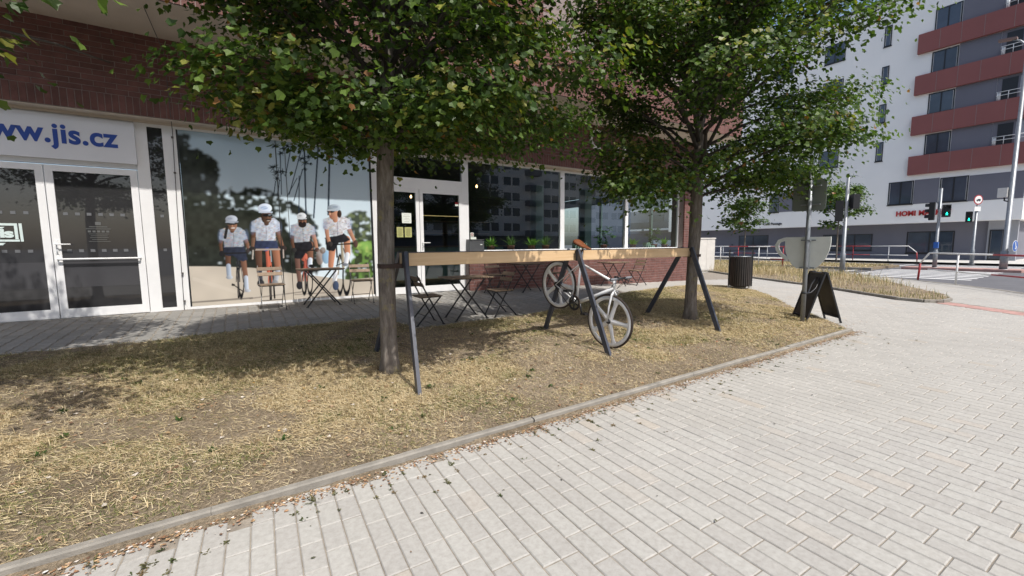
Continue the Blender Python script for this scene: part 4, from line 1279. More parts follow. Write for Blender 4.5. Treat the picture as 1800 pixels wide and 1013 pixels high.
# lightning conductor wire down the front, with clips
wr = empty('conductor_wire', (-.83, BY, .3), 0, 'thin weathered conductor wire clipped down the shop front', 'wire')
b = MB(); L0 = (-.83, BY, .3)
pp = [(-.98, UY-.03, 5.6), (-.95, UY-.03, 4.9), (-.83, BY-.03, 4.6), (-.815, BY-.03, 3.6), (-.83, FY-.03, 3.4), (-.86, FY-.03, 2.0), (-.88, FY-.03, .30)]
b.tube([(x-L0[0], y-L0[1], z-L0[2]) for x, y, z in pp], .006, 6); b.build('wire', M['cable'], wr)
for z in (3.3, 2.7, .95, .45):
    MB().obox((-.84-.01*(3.3-z)-L0[0], FY-.022-L0[1], z-L0[2]), (1, 0, 0), (0, 1, 0), (0, 0, 1), .016, .02, .014).build('clip', M['cable'], wr)
# loose white cable sagging along the top of the mural window
wc = empty('loose_cable', (.6, BY, 3.4), 0, 'white cable sagging along the top of the mural window', 'cable')
MB().tube([(-.5, .20, .17), (0.1, .17, .12), (.6, .17, .035), (1.1, .17, .01), (1.7, .18, .05), (2.2, .2, .15)], .009, 6).build('wire', M['frame'], wc)

# white letters on the spandrel, mostly behind leaves (only curved pieces can be made out)
le = empty('facade_lettering', (9.2, BY-.05, 3.9), 0, 'large white curved letters on the brick above the cafe, half hidden by leaves', 'lettering')
def arc(cx, cz, r, a0, a1, tk):
    n = 22; ro, ri = r+tk/2, r-tk/2
    pts = [(cx+ro*math.cos(a), cz+ro*math.sin(a)) for a in np.linspace(R(a0), R(a1), n)]+[(cx+ri*math.cos(a), cz+ri*math.sin(a)) for a in np.linspace(R(a1), R(a0), n)]
    MB().prism(pts, lambda a, z, d_: (a, d_, z), 0, .045).build('letter', M['frame'], le)
arc(-.25, .52, .24, 60, 300, .09); arc(.75, .28, .17, -60, 250, .08); arc(1.5, .28, .17, 10, 350, .08)

# ---- plants and books on the inner sill
def potted(x, y, z, kind, lab):
    pt = empty('potted_plant', (x, y, z), random.uniform(0, 6), lab, 'plant', 'plants on the cafe window sill')
    MB().lathe([(.0, 0), (.06, 0), (.085, .12), (.09, .125), (.09, .145), (.078, .145), (.075, .12), (0, .115)], 16).build('pot', M['pot'], pt)
    ps = []
    if kind == 0: ps.append(leafspray(0, 0, .12, 60, .05, .26, .018, (.20, .36, .06), (.15, 1.3)))
    elif kind == 1: ps.append(leafspray(0, 0, .12, 70, .04, .30, .010, (.17, .27, .09), (.2, 1.4)))
    else:
        for k in range(14): ps.append(leafspray(random.gauss(0, .1), random.gauss(0, .1), .15+random.random()*.42, 14, .08, .13, .03, (.08, .17, .05), (-.4, .9)))
    pt.scale = (1.25, 1.25, 1.25)
    V_, T_, C_ = join(ps); link_mesh('leaves', fast_mesh('plant_leaves', V_, T_, M['leaf'], C_), None, pt)
SZ = 1.212
for x, kd, lab in ((5.66, 0, 'bright green arching plant in the cafe window beside the letterbox'), (6.3, 1, 'spiky narrow leaved plant between two bright green plants in the cafe window'), (7.0, 0, 'bright green arching plant left of the first white window post'), (7.5, 1, 'small dark plant against the first white window post'),
                  (9.85, 2, 'tall leafy pot plant left of the second white window post'), (11.2, 0, 'pale green plant just right of the second white window post'), (12.3, 2, 'dark bushy pot plant in the last cafe window bay'), (12.85, 0, 'bright plant at the far right corner of the cafe window')):
    potted(x, FY+.3, SZ, kd, lab)
for gi, (x0, n_, lean, lab) in enumerate(((8.55, 6, .25, 'pale green book leaning on the sill behind the bicycle saddle'), (11.75, 3, .3, 'pale green book leaning beside the stack in the last bay'))):
    for k in range(n_):
        bk = empty('book', (x0+k*.09, FY+.25, SZ), 0, lab, 'book', ('books behind the saddle', 'leaning books in the last bay')[gi])
        bb = MB(); bb.obox((0, 0, .0), (1, 0, 0), (0, 1, 0), (0, 0, 1), .014, .08, .115); bb.xf(Matrix.Translation((0, 0, .122)) @ Matrix.Rotation(-lean if k % 3 else lean*.3, 4, 'Y'))
        bb.build('cover', M['book'], bk)
for k in range(4):
    bk = empty('book', (12.08, FY+.25, SZ+k*.035), .1*k, 'pale green book in the small flat stack in the last bay', 'book', 'stacked books in the last bay')
    MB().box(-.11, .11, -.08, .08, .0, .033).build('cover', M['book'], bk)
# ---------------------------------------------------------------- trees
LEAF2D = np.array([(0, 0), (.50, .06), (.66, .58), (.33, .68), (0, 1.05), (-.33, .68), (-.66, .58), (-.50, .06)])


def leaves_mesh(name, C, size, nrm, colr, m):
    """maple leaves: a lobed fan per leaf, slightly folded, stalk end at C"""
    n = len(C)
    nrm = nrm/np.linalg.norm(nrm, axis=1, keepdims=True)
    t = rng.normal(0, 1, (n, 3)); t[:, 2] -= .7
    t -= nrm*(t*nrm).sum(1, keepdims=True); t /= np.linalg.norm(t, axis=1, keepdims=True)+1e-9
    s = np.cross(t, nrm)
    pts = np.concatenate([[(0, .38)], LEAF2D]); k = len(pts)
    fold = np.abs(pts[:, 0])*.28-.12*np.maximum(pts[:, 1]-.4, 0)
    fold[0] = -.04
    V = C[:, None]+size[:, None, None]*(pts[None, :, 0, None]*s[:, None]+pts[None, :, 1, None]*t[:, None]+fold[None, :, None]*nrm[:, None])
    tri = np.array([(0, 1+i, 1+(i+1) % (k-1)) for i in range(k-1)])
    T = (tri[None]+(np.arange(n)*k)[:, None, None]).reshape(-1, 3)
    return fast_mesh(name, V.reshape(-1, 3), T, m, np.repeat(colr, k, 0))


def limb_path(a, b, r0, sag=.0, n=6, wob=.05):
    a = Vector(a); b = Vector(b); pts = []
    for i in range(n+1):
        t = i/n; p = a.lerp(b, t); p.z += math.sin(t*math.pi)*sag
        if 0 < i < n: p += Vector((random.gauss(0, wob), random.gauss(0, wob), random.gauss(0, wob)))
        pts.append(p)
    return pts


def tree(name, base, lab, r0, zfork, crown_c, crown_r, nleaf, nclus, leaf=.085, lean=(0, 0), seed=1, yellow=.1, low=None, extra=(), group='street maples', csig=.20, nlimb=74):
    global rng
    random.seed(seed); rng = np.random.default_rng(seed)
    t = empty(name, base, 0, lab, 'tree', group)
    B0 = Vector(base); tr = MB(); pts = []; rs = []
    ztop = crown_c[2]+crown_r[2]*.75
    n = 26
    for i in range(n+1):
        s = i/n; z = s*(ztop-base[2])
        rr = r0*(1-.82*max(0, (z-(zfork-base[2]))/(ztop-zfork)) if z > zfork-base[2] else 1.0)
        rr *= 1+.55*math.exp(-z/.11)
        pts.append((lean[0]*z+(crown_c[0]-base[0]-lean[0]*z)*max(0, (z-2.2)/(ztop-2.2))*.6+.012*math.sin(z*2.1+seed), lean[1]*z+.012*math.cos(z*1.7+seed), z-.06)); rs.append(max(rr, .012))
    tr.tube(pts, rs, 20)
    # knobbly bark relief
    vv_ = []
    for x, y, z in tr.v:
        a = math.atan2(y, x); k = 1+(.035+.10*math.exp(-max(z, 0)/.12))*math.sin(5*a+z*3)+.02*math.sin(9*a-z*7+seed)
        vv_.append((x*k if z < zfork-base[2] else x, y*k if z < zfork-base[2] else y, z))
    tr.v = vv_
    tr.build('trunk', M['bark'], t)
    C0 = np.array(crown_c); CR = np.array(crown_r)

    def outside(p):
        v = (np.asarray(p)-C0)/CR; n_ = np.linalg.norm(v)+1e-6; w = v/n_
        lump = .84+.30*vnoise(w[0]*2+seed*3, w[1]*2+w[2]*2.4, seed, 1.3)
        return (math.hypot(v[0], v[1])**3+abs(v[2])**3)**(1/3) > lump
    ok_low = lambda p: low is None or p[2] >= low(p[0], p[1])
    # straight ascending limbs, each carrying sprays of leaves on its outer part
    lb = MB(); cl = []; tz = [q[2] for q in pts]
    for i in range(nlimb):
        f = i/nlimb; za = zfork+(ztop-zfork-.3)*f**.95; az = i*2.399963+random.gauss(0, .25)
        el = R(14+52*f+random.gauss(0, 9)) if f > .12 else R(random.uniform(-2, 16))
        st = Vector((np.interp(za-base[2], tz, [q[0] for q in pts]), np.interp(za-base[2], tz, [q[1] for q in pts]), za-base[2]))
        dv = Vector((math.cos(az)*math.cos(el), math.sin(az)*math.cos(el), math.sin(el))); L = .3
        while L < 4.2 and not outside(np.array(st+dv*L)+np.array(base)): L += .06
        if L < .5: continue
        rb = .008+.0085*L; pp = limb_path(st, st+dv*L, rb, .07*L, 8, .022)
        lb.tube(pp, [rb*(1-.88*k/8)+.002 for k in range(9)], 6)
        nsp = max(3, int(L*3.1))
        for k in range(nsp):
            t_ = .36+.64*(k+random.random()*.6)/nsp; j = min(7, int(t_*8)); q = Vector(pp[j]).lerp(Vector(pp[j+1]), min(1, t_*8-j))
            side = Vector((-dv.y, dv.x, random.uniform(-.35, .35))).normalized()*random.choice((-1, 1))
            for m_ in range(2):
                tw = (side*(1 if m_ == 0 else -1)+dv*random.uniform(.3, .9)).normalized()*random.uniform(.12, .48)*(1.15-.4*t_)
                e = q+tw; pe = np.array(e)+np.array(base)
                if not ok_low(pe): continue
                if (math.hypot(*((pe-C0)/CR)[:2])**3+abs(((pe-C0)/CR)[2])**3)**(1/3) > 1.16: continue
                cl.append(pe); lb.tube([q, q.lerp(e, .5)+Vector((0, 0, .015)), e], [.006, .0045, .002], 4, caps=False)
        if ok_low(np.array(pp[-1])+np.array(base)): cl.append(np.array(pp[-1])+np.array(base))
    for e in extra: cl.append(np.array(e))
    cl = np.array(cl)
    lb.build('limbs', M['twig_bark'], t)
    # leaves: each spray is a flat dome of leaves drooping at its rim
    per = max(1, nleaf//len(cl)); idx = np.repeat(np.arange(len(cl)), per); n = len(idx)
    sig = rng.uniform(.75, 1.35, len(cl))[idx]*csig
    gq = rng.normal(0, 1, (n, 3)); gq[:, 2] = gq[:, 2]*.42-.22*(gq[:, 0]**2+gq[:, 1]**2)*.6
    Cc = cl[idx]+gq*sig[:, None]
    rad = (Cc-C0)/CR; nr = rad*.30+gq*np.array([.30, .30, 0])+np.array([0, -.25, .95])+rng.normal(0, .38, (n, 3))
    g1, g2, g3 = np.array([.062, .108, .022]), np.array([.105, .165, .034]), np.array([.042, .080, .020])
    r = rng.random((n, 1)); c = np.where(r < .4, g1, np.where(r < .75, g2, g3))
    cy = rng.random(len(cl))[idx]; ou = np.clip(np.linalg.norm(rad, axis=1), 0, 1.2)
    yl = (cy < yellow*1.0) & (rng.random(n) < .65) & (ou > .72)
    c = np.where(yl[:, None], np.array([.17, .175, .04])*rng.uniform(.7, 1.4, (n, 1)), c)
    br = (rng.random(n) < .012); c = np.where(br[:, None], np.array([.28, .14, .06]), c)
    c = c*rng.uniform(.75, 1.3, (n, 1))
    me = leaves_mesh('crown', Cc-np.array(base), leaf*rng.uniform(.6, 1.2, n), nr, c, M['leaf'])
    link_mesh('crown', me, None, t)
    return t


low1 = lambda x, y: 2.36+.26*max(0, 1.0-x)+.26*max(0, x-2.5)+.22*max(0, y-4.3)+.06*math.sin(x*5)
tree('maple_tree', (1.245, 4.27, .10), 'nearest maple with a thick grey trunk strapped to the left end of the timber rail', .083, 2.25, (1.70, 4.15, 4.1), (1.97, 1.8, 2.0), 84000, 720, .051, (.008, .0), 3, .14, low1,
     extra=[(1.25+rr*math.cos(a), 4.1+rr*math.sin(a), 2.46+.12*rr) for rr, k in ((.3, 8), (.6, 12), (.95, 15)) for a in np.linspace(0, 6.1, k)]+[(.2, 3.9, 2.45), (.5, 3.8, 2.42), (-.05, 4.0, 2.6), (-.25, 4.1, 2.8), (.0, 3.75, 2.6), (-.2, 3.9, 2.75), (.7, 3.7, 2.4), (.35, 4.2, 2.55), (3.0, 4, 2.65), (2.7, 3.8, 2.52), (3.3, 4.1, 2.82), (3.5, 4.2, 3.0), (2.4, 3.9, 2.42), (2.9, 3.6, 2.75)], csig=.17, nlimb=88)
tree('maple_tree', (6.47, 4.36, .12), 'second maple with a sunlit crown beside the right end of the timber rail', .094, 2.15, (6.5, 4.3, 4.3), (2.15, 2.08, 2.15), 76000, 560, .055, (.022, .0), 5, .12, lambda x, y: 2.0+.25*math.sin(x*1.7+1)+.12*math.cos(y*3),
     extra=[(7.2, 4.0, 1.95), (7.0, 4.1, 2.15), (7.4, 3.9, 2.12), (7.1, 4.0, 1.8), (7.3, 4.2, 2.3), (5.3, 4.2, 2.15), (5.1, 3.9, 2.25), (4.8, 4.3, 2.35), (5.4, 3.8, 2.3), (5.0, 4.5, 2.4), (8.0, 3.6, 2.25), (8.1, 3.9, 2.4), (7.9, 3.9, 2.2), (8.3, 3.4, 2.6), (7.4, 3.4, 2.45), (7.6, 3.2, 2.55), (7.7, 3.0, 2.55), (7.9, 2.95, 2.7), (7.2, 3.6, 2.4), (7.8, 3.3, 2.4), (4.9, 4.0, 2.05), (4.7, 4.1, 2.15), (4.6, 4.2, 2.3), (5.1, 4.0, 2.0)]+[(6.5+rr*math.cos(a), 4.3+rr*math.sin(a), 2.45+.05*rr) for rr, k in ((.4, 7), (.9, 9), (1.4, 9)) for a in np.linspace(0, 6.1, k)], csig=.18, nlimb=84)
tree('maple_tree', (-3.1, 4.2, .10), 'maple at the left edge of the photo with only some crown leaves in view', .095, 2.25, (-2.5, 4.35, 4.6), (2.1, 2.0, 2.1), 40000, 460, .062, (.0, .0), 9, .1, lambda x, y: 2.55 if x < -1.35 else 3.7, extra=[(-.95, 3.1, 2.7), (-1.1, 3.2, 2.75), (-.85, 3.0, 2.85), (-1.2, 3.4, 2.6)], csig=.18)

# small young trees across the road
tree('young_tree', (36.5, 13.0, .04), 'young feathery tree in front of the white building behind the traffic light', .05, 2.0, (36.4, 13.0, 4.0), (1.7, 1.7, 1.3), 2600, 60, .16, (0, 0), 21, .0, None, group='young trees across the road', csig=.28, nlimb=16)
tree('young_tree', (36.0, 19.4, .04), 'young thin tree in front of the black cafe lettering across the road', .05, 1.8, (36.0, 19.4, 3.6), (1.5, 1.5, 1.4), 2200, 55, .15, (0, 0), 23, .0, None, group='young trees across the road', csig=.28, nlimb=16)
random.seed(77); rng = np.random.default_rng(77)

# ---------------------------------------------------------------- timber rail rack with A-frame legs
rk = empty('saddle_rack', (3.75, 4.25, .1), 0, 'long pine rail on three dark steel trestles for hanging bicycles', 'bike rack')
O = Vector((3.75, 4.25, .1))
def rel(*p): return tuple(Vector(p)-O)
bm_ = MB(); bm_.obox(rel(3.79, 4.25, 1.262), (1, 0, 0), (0, 1, 0), (0, 0, 1), 2.40, .045, .068)
beam = bm_.build('beam', M['pine'], rk)
bv = beam.modifiers.new('edge', 'BEVEL'); bv.width = .006; bv.segments = 2
MB().obox(rel(3.79, 4.25, 1.334), (1, 0, 0), (0, 1, 0), (0, 0, 1), 2.40, .05, .0025).build('top_strip', M['rack_metal'], rk)
for xt, near, farf in ((1.41, (1.26, 3.48), (1.30, 5.02)), (3.715, (3.60, 3.46), (3.80, 4.98)), (6.16, (5.95, 3.52), (6.24, 5.10))):
    for (fx, fy), s in ((near, -1), (farf, 1)):
        zg = float(gh(fx, fy))+.02
        a = Vector((xt, 4.25+s*.075, 1.33)); b_ = Vector((fx, fy, zg))
        d = (b_-a).normalized()
        MB().bar(rel(*a), rel(*b_), .068, .034, (1, 0, 0)).build('leg', M['rack_metal'], rk)
        MB().bar(rel(*(b_+Vector((0, 0, .004)))), rel(*(b_+Vector((0, .05*s, .004)))), .07, .008).build('foot_plate', M['rack_metal'], rk)
    MB().box(xt-.035-O.x, xt+.035-O.x, 4.25-.092-O.y, 4.25-.0925+.012-O.y, 1.19-O.z, 1.345-O.z).build('bracket', M['black_metal'], rk)
    for zz in (1.23, 1.30):
        for dx in (-.012, .015):
            c = MB(); c.tube([rel(xt+dx, 4.25-.094, zz), rel(xt+dx, 4.25-.108, zz)], .008, 6); c.build('bolt', M['chrome'], rk)
for (tx, ty, rad, ex_) in ((1.25, 4.27, .091, 1.42), (6.50, 4.36, .098, 6.15)):
    sb = MB(); n = 26; z = 1.20
    for i in range(n+1):
        a = 2*math.pi*i/n
        for zz, rr in ((z-.022, rad), (z+.022, rad+.001)):
            sb.v.append(rel(tx+.025*(z-.1)*(0 if tx < 3 else 1)+rr*math.cos(a), ty+rr*math.sin(a), zz))
    for i in range(n): sb.face((2*i, 2*i+2, 2*i+3, 2*i+1), True)
    for s in (-1, 1):
        sb.bar(rel(tx, ty+s*(rad-.004), z), rel(ex_, 4.25+s*.06, z), .004, .044)
    sb.build('strap', M['strap'], rk, fix=False)

# ---------------------------------------------------------------- bicycle hung nose-down by its saddle
BX = 3.80; TH = math.radians(23.5); R0 = Vector((3.765, 4.62, .842)); YW = math.radians(4.5)
hz = Vector((math.sin(YW), -math.cos(YW), 0)); sv = Vector((math.cos(YW), math.sin(YW), 0))
fw = hz*math.cos(TH)-Vector((0, 0, 1))*math.sin(TH); nw = hz*math.sin(TH)+Vector((0, 0, 1))*math.cos(TH)
bk = empty('bicycle', (BX, 4.2, .1), 0, 'white fixed gear bicycle with cast five spoke wheels hanging from the rail by its saddle', 'bicycle')
BO = Vector((BX, 4.2, .1))
def Bp(u, w, s=0.0): return tuple(R0+fw*u+nw*w+sv*s-BO)


def wheel(cu, cw, rad=.338, turn=0.0):
    c = Vector(Bp(cu, cw))
    ax = sv.copy(); e1 = fw.copy(); e2 = nw.copy()
    if turn:
        rm4 = Matrix.Rotation(turn, 3, nw); ax = rm4 @ ax; e1 = rm4 @ e1
    def P(r, a, s): return tuple(c+(e1*math.cos(a)+e2*math.sin(a))*r+ax*s)
    def lathe(prof, n=56):
        b = MB(); k = len(prof)
        for i in range(n):
            a = 2*math.pi*i/n
            for r, s in prof: b.v.append(P(r, a, s))
        for i in range(n):
            i2 = (i+1) % n
            for j in range(k):
                j2 = (j+1) % k; b.face((i*k+j, i*k+j2, i2*k+j2, i2*k+j), True)
        return b
    wb = lathe([(rad-.022, -.010), (rad-.022, .010), (rad-.052, .013), (rad-.068, .007), (rad-.068, -.007), (rad-.052, -.013)])
    for i in range(5):
        a = 2*math.pi*i/5+.32
        for r0_, r1_, w0, w1, t0, t1 in ((.03, rad-.06, .034, .025, .018, .011),):
            n0 = len(wb.v); K = 9
            for q in range(K):
                f = q/(K-1); r = r0_+(r1_-r0_)*f; hw = w0+(w1-w0)*min(1, f*1.6)
                if f > .8: hw += .030*((f-.8)/.2)**2
                hs = t0+(t1-t0)*f
                for da, ss in ((-hw, -hs*.2), (-hw*.5, -hs), (hw*.5, -hs), (hw, -hs*.2), (hw, hs*.2), (hw*.5, hs), (-hw*.5, hs), (-hw, hs*.2)):
                    wb.v.append(P(math.hypot(r, da), a+math.atan2(da, r), ss))
            for q in range(K-1):
                for j in range(8):
                    j2 = (j+1) % 8
                    wb.face((n0+q*8+j, n0+q*8+j2, n0+(q+1)*8+j2, n0+(q+1)*8+j), True)
    w_ = wb.build('wheel', M['mag_silver'], bk)
    ty = []
    for i in range(10):
        a = 2*math.pi*i/10; ty.append((rad-.012+.0135*math.cos(a), .0135*math.sin(a)))
    lathe(ty).build('tyre', M['rubber'], w_)
    td = [(rad+.0022*math.cos(a)-.0002, .009*math.sin(a)) for a in np.linspace(0, 2*math.pi, 7)[:-1]]
    lathe(td).build('tread', M['tyre_tread'], w_)
    h = MB(); h.tube([tuple(c+ax*s) for s in (-.058, -.05, -.03, -.028, .028, .03, .05, .058)], [.008, .012, .012, .03, .03, .012, .012, .008], 14); h.build('hub', M['black_metal'], w_)
    return w_


wheel(0, 0, .342); wheel(1.0, 0, .342, math.radians(3))
fm = MB()
bbp = (.41, -.062); st_ = (.262, .475); ht0, ht1 = (.898, .385), (.862, .505)
fm.tube([Bp(*bbp), Bp(*st_)], .0155, 12)                                  # seat tube
fm.tube([Bp(.266, .455), Bp(.868, .478)], .0150, 12)                      # top tube
fm.tube([Bp(*bbp), Bp(.60, .11), Bp(.888, .410)], [.024, .026, .022], 12)  # down tube
fm.tube([Bp(*ht0), Bp(*ht1)], .019, 12)                                   # head tube
for s in (-1, 1):
    fm.tube([Bp(*bbp, s*.015), Bp(.30, -.035, s*.030), Bp(0, 0, s*.058)], [.011, .010, .008], 8)
    fm.tube([Bp(.264, .452, s*.012), Bp(.2, .34, s*.03), Bp(0, 0, s*.058)], [.009, .008, .007], 8)
fm.build('frame', M['bike_white'], bk)
fk_ = MB(); fk_.tube([Bp(.905, .388, 0), Bp(.912, .366, 0)], .021, 10)
tm = Matrix.Rotation(math.radians(3), 3, nw); fc = Vector(Bp(1.0, 0))
for s in (-1, 1):
    e = fc+(tm @ (sv*s*.052))
    fk_.tube([Bp(.910, .372, s*.012), Bp(.922, .330, s*.040), Bp(.952, .18, s*.05), tuple(e)], [.014, .014, .012, .008], 8)
fk_.build('fork', M['bike_white'], bk)
sp = MB(); sp.tube([Bp(.262, .47), Bp(.215, .645)], .0130, 10); sp.build('seat_post', M['chrome'], bk)
# saddle: lofted leather shape
sd_ = MB(); K = 15; NS = 10
for i in range(K):
    f = i/(K-1); u_ = .075+.275*f; wd = .073*(1-f)**.75+.017*(1 if f < .95 else .7)
    if f < .12: wd *= .78+1.8*f
    top = .705+.016*(1-f)**2-.005*math.sin(f*3.1); dp = .045*(1-f*.5)
    for j in range(NS+1):
        a = math.pi*j/NS; sd_.v.append(Bp(u_, top-dp+dp*math.sin(a)**.6, wd*math.cos(a)))
for i in range(K-1):
    for j in range(NS):
        q = i*(NS+1)+j; sd_.face((q, q+1, q+NS+2, q+NS+1), True)
sd_.face(list(range(NS+1))); sd_.face([(K-1)*(NS+1)+j for j in range(NS+1)][::-1])
sdo = sd_.build('saddle', M['leather'], bk); sol = sdo.modifiers.new('thick', 'SOLIDIFY'); sol.thickness = .004
rl_ = MB()
for s in (-1, 1): rl_.tube([Bp(.11, .672, s*.03), Bp(.16, .645, s*.022), Bp(.26, .645, s*.02), Bp(.33, .68, s*.008)], .0035, 6)
rl_.build('saddle_rail', M['chrome'], sdo)
hb = MB(); stc = Vector(Bp(.85, .545)); tmx = tm
hb.tube([Bp(.862, .505), Bp(.848, .552)], .015, 10); bar_c = Vector(Bp(.935, .565)); hb.tube([Bp(.848, .545), tuple(bar_c)], .013, 10)
hbd = tm @ sv
hb.tube([tuple(bar_c-hbd*.20), tuple(bar_c+hbd*.20)], .0115, 10); hbo = hb.build('handlebar', M['black_metal'], bk)
for s in (-1, 1):
    gr_ = MB(); gr_.tube([tuple(bar_c+hbd*s*.085), tuple(bar_c+hbd*s*.21)], .0165, 10); gr_.build('grip', mat('grey_rubber_grip', (.16, .165, .18), .7, .1, 30, bmp=.1), hbo)
    lv = MB(); b0 = bar_c+hbd*s*.07
    lv.tube([tuple(b0), tuple(b0+fw*.03-nw*.005)], .012, 8); lv.tube([tuple(b0+fw*.03-nw*.005), tuple(b0+fw*.055-nw*.015+hbd*s*.04), tuple(b0+fw*.05-nw*.03+hbd*s*.12)], [.007, .006, .004], 6); lv.build('brake_lever', M['plastic_black'], hbo)
    cb = MB(); cb.tube([tuple(b0+fw*.03), tuple(b0+fw*.10+nw*.02-hbd*s*.03), Bp(.97, .50, s*.02), Bp(.93, .42, .0)], .0028, 6); cb.build('brake_cable', M['plastic_black'], hbo)
br_ = MB()
for s in (-1, 1): br_.tube([Bp(.935, .395, s*.008), Bp(.955, .375, s*.036), Bp(.945, .335, s*.034), Bp(.938, .315, s*.016)], [.008, .007, .007, .006], 6)
br_.build('front_brake', M['chrome'], bk)
# drivetrain (right-hand side of the machine)
ck = MB(); cc = Vector(Bp(bbp[0], bbp[1], -.045))
def Cp(r, a, s): return tuple(cc+(fw*math.cos(a)+nw*math.sin(a))*r+sv*s)
n = 46
for i in range(n):
    a = 2*math.pi*i/n; ro = .101 if i % 2 else .096
    for r, s in ((ro, -.002), (ro, .002), (.074, .002), (.074, -.002)): ck.v.append(Cp(r, a, s))
for i in range(n):
    for j in range(4): ck.face((i*4+j, i*4+(j+1) % 4, ((i+1) % n)*4+(j+1) % 4, ((i+1) % n)*4+j))
for i in range(5):
    a = 2*math.pi*i/5; ck.bar(Cp(.01, a, .0), Cp(.08, a, .0), .018, .006, (1, 0, 0))
cko = ck.build('chainring', M['black_metal'], bk)
for s, a0 in ((1, R(-52)), (-1, R(128))):
    c0 = Vector(Bp(*bbp, s*.06)); dv = fw*math.cos(a0)+nw*math.sin(a0); pe = c0+dv*.168
    k_ = MB(); k_.tube([tuple(c0), tuple(c0+dv*.09), tuple(pe)], [.016, .012, .011], 8); k_.build('crank', M['black_metal'], cko)
    pd = MB(); pc_ = pe+Vector((s*.06, 0, 0))
    pd.obox(pc_, (1, 0, 0), (0, 1, 0), (0, 0, 1), .045, .045, .004)
    for e in (-.04, .04): pd.obox(pc_+Vector((0, e, 0)), (1, 0, 0), (0, 1, 0), (0, 0, 1), .047, .006, .013); pd.obox(pc_+Vector((e, 0, 0)), (1, 0, 0), (0, 1, 0), (0, 0, 1), .005, .045, .013)
    pd.tube([tuple(pe), tuple(pc_+Vector((s*.045, 0, 0)))], .008, 6); pd.build('pedal', M['plastic_black'], cko)
cg = MB(); hc = Vector(Bp(0, 0, -.045))
cg.tube([tuple(hc+Vector((-.003, 0, 0))), tuple(hc+Vector((.003, 0, 0)))], .034, 18); cg.build('rear_cog', M['black_metal'], bk)
ch_ = MB(); ring_ = []
for i in range(15):
    a = R(100)-R(200)*i/14; ring_.append(Cp(.100, a, 0))
for i in range(11):
    a = R(-100)-R(160)*i/10; ring_.append(tuple(hc+(fw*math.cos(a)+nw*math.sin(a))*.036))
ch_.tube(ring_, .0050, 6, closed=True); ch_.build('chain', mat('rusty_chain', (.055, .035, .022), .6, .3, 60, metal=.3, bmp=.1), bk)

# ---------------------------------------------------------------- folding bistro chairs and tables
def slat_obj(parent, c, hx, hy, hz, rot=None, name='slat'):
    key = (round(hx, 3), round(hy, 3), round(hz, 3))
    if key not in SL:
        b = MB().obox((0, 0, 0), (1, 0, 0), (0, 1, 0), (0, 0, 1), hx, hy, hz); SL[key] = b.mesh('slat', M['slat'])
    o = link_mesh(name, SL[key], None, parent); o.location = c
    if rot: o.rotation_euler = rot
    return o
SL = {}


def make_chair():
    """front is -y; total height .79, seat .45"""
    c = empty('bistro_chair')
    for s in (-1, 1):
        x = s*.185
        b = MB(); b.bar((x, -.20, .012), (x, .04, .45), .022, .008, (1, 0, 0)); b.bar((x, .04, .45), (x, .215, .79), .022, .008, (1, 0, 0)); b.build('back_leg_bar', M['black_metal'], c)
        b = MB(); xi = s*.172; b.bar((xi, .22, .012), (xi, -.17, .44), .022, .008, (1, 0, 0)); b.build('leg', M['black_metal'], c)
        for y in (-.205, .225):
            MB().box((x if y < 0 else xi)-.012, (x if y < 0 else xi)+.012, y-.02, y+.02, 0, .012).build('foot', M['plastic_black'], c)
    MB().bar((-.172, .09, .155), (.172, .09, .155), .012, .012).build('stretcher', M['black_metal'], c)
    MB().bar((-.17, -.17, .437), (.17, -.17, .437), .02, .012).bar((-.165, .15, .437), (.165, .15, .437), .02, .012).bar((-.165, -.17, .437), (-.165, .15, .437), .012, .012).bar((.165, -.17, .437), (.165, .15, .437), .012, .012).build('seat_frame', M['black_metal'], c)
    for i in range(6): slat_obj(c, (0, -.165+i*.064, .452), .195, .026, .007)
    for z in (.635, .73):
        y = .04+.175*(z-.45)/.34
        slat_obj(c, (0, y-.010, z), .20, .007, .032, (R(-27), 0, 0))
    return c


def make_table():
    c = empty('bistro_table')
    for s in (-1, 1):
        y = s*.215
        b = MB(); b.bar((-.29, y, .012), (.24, y, .675), .026, .009, (0, 1, 0)); b.build('leg', M['black_metal'], c)
        b = MB(); b.bar((.29, y*.93, .012), (-.24, y*.93, .675), .026, .009, (0, 1, 0)); b.build('leg', M['black_metal'], c)
        for x in (-.295, .295): MB().box(x-.022, x+.022, y*(1 if x < 0 else .93)-.012, y*(1 if x < 0 else .93)+.012, 0, .012).build('foot', M['plastic_black'], c)
    MB().bar((-.24, -.21, .68), (-.24, .21, .68), .02, .014).bar((.24, -.21, .68), (.24, .21, .68), .02, .014).bar((-.15, -.2, .17), (-.15, .2, .17), .012, .012).build('stretcher', M['black_metal'], c)
    MB().bar((-.36, -.25, .688), (.36, -.25, .688), .015, .014).bar((-.36, -.25, .688), (-.36, .25, .688), .015, .0145).bar((.36, -.25, .688), (.36, .25, .688), .015, .0145).build('top_frame', M['black_metal'], c)
    for i in range(9): slat_obj(c, (-.35+i*.0875, 0, .703), .038, .285, .008)
    return c


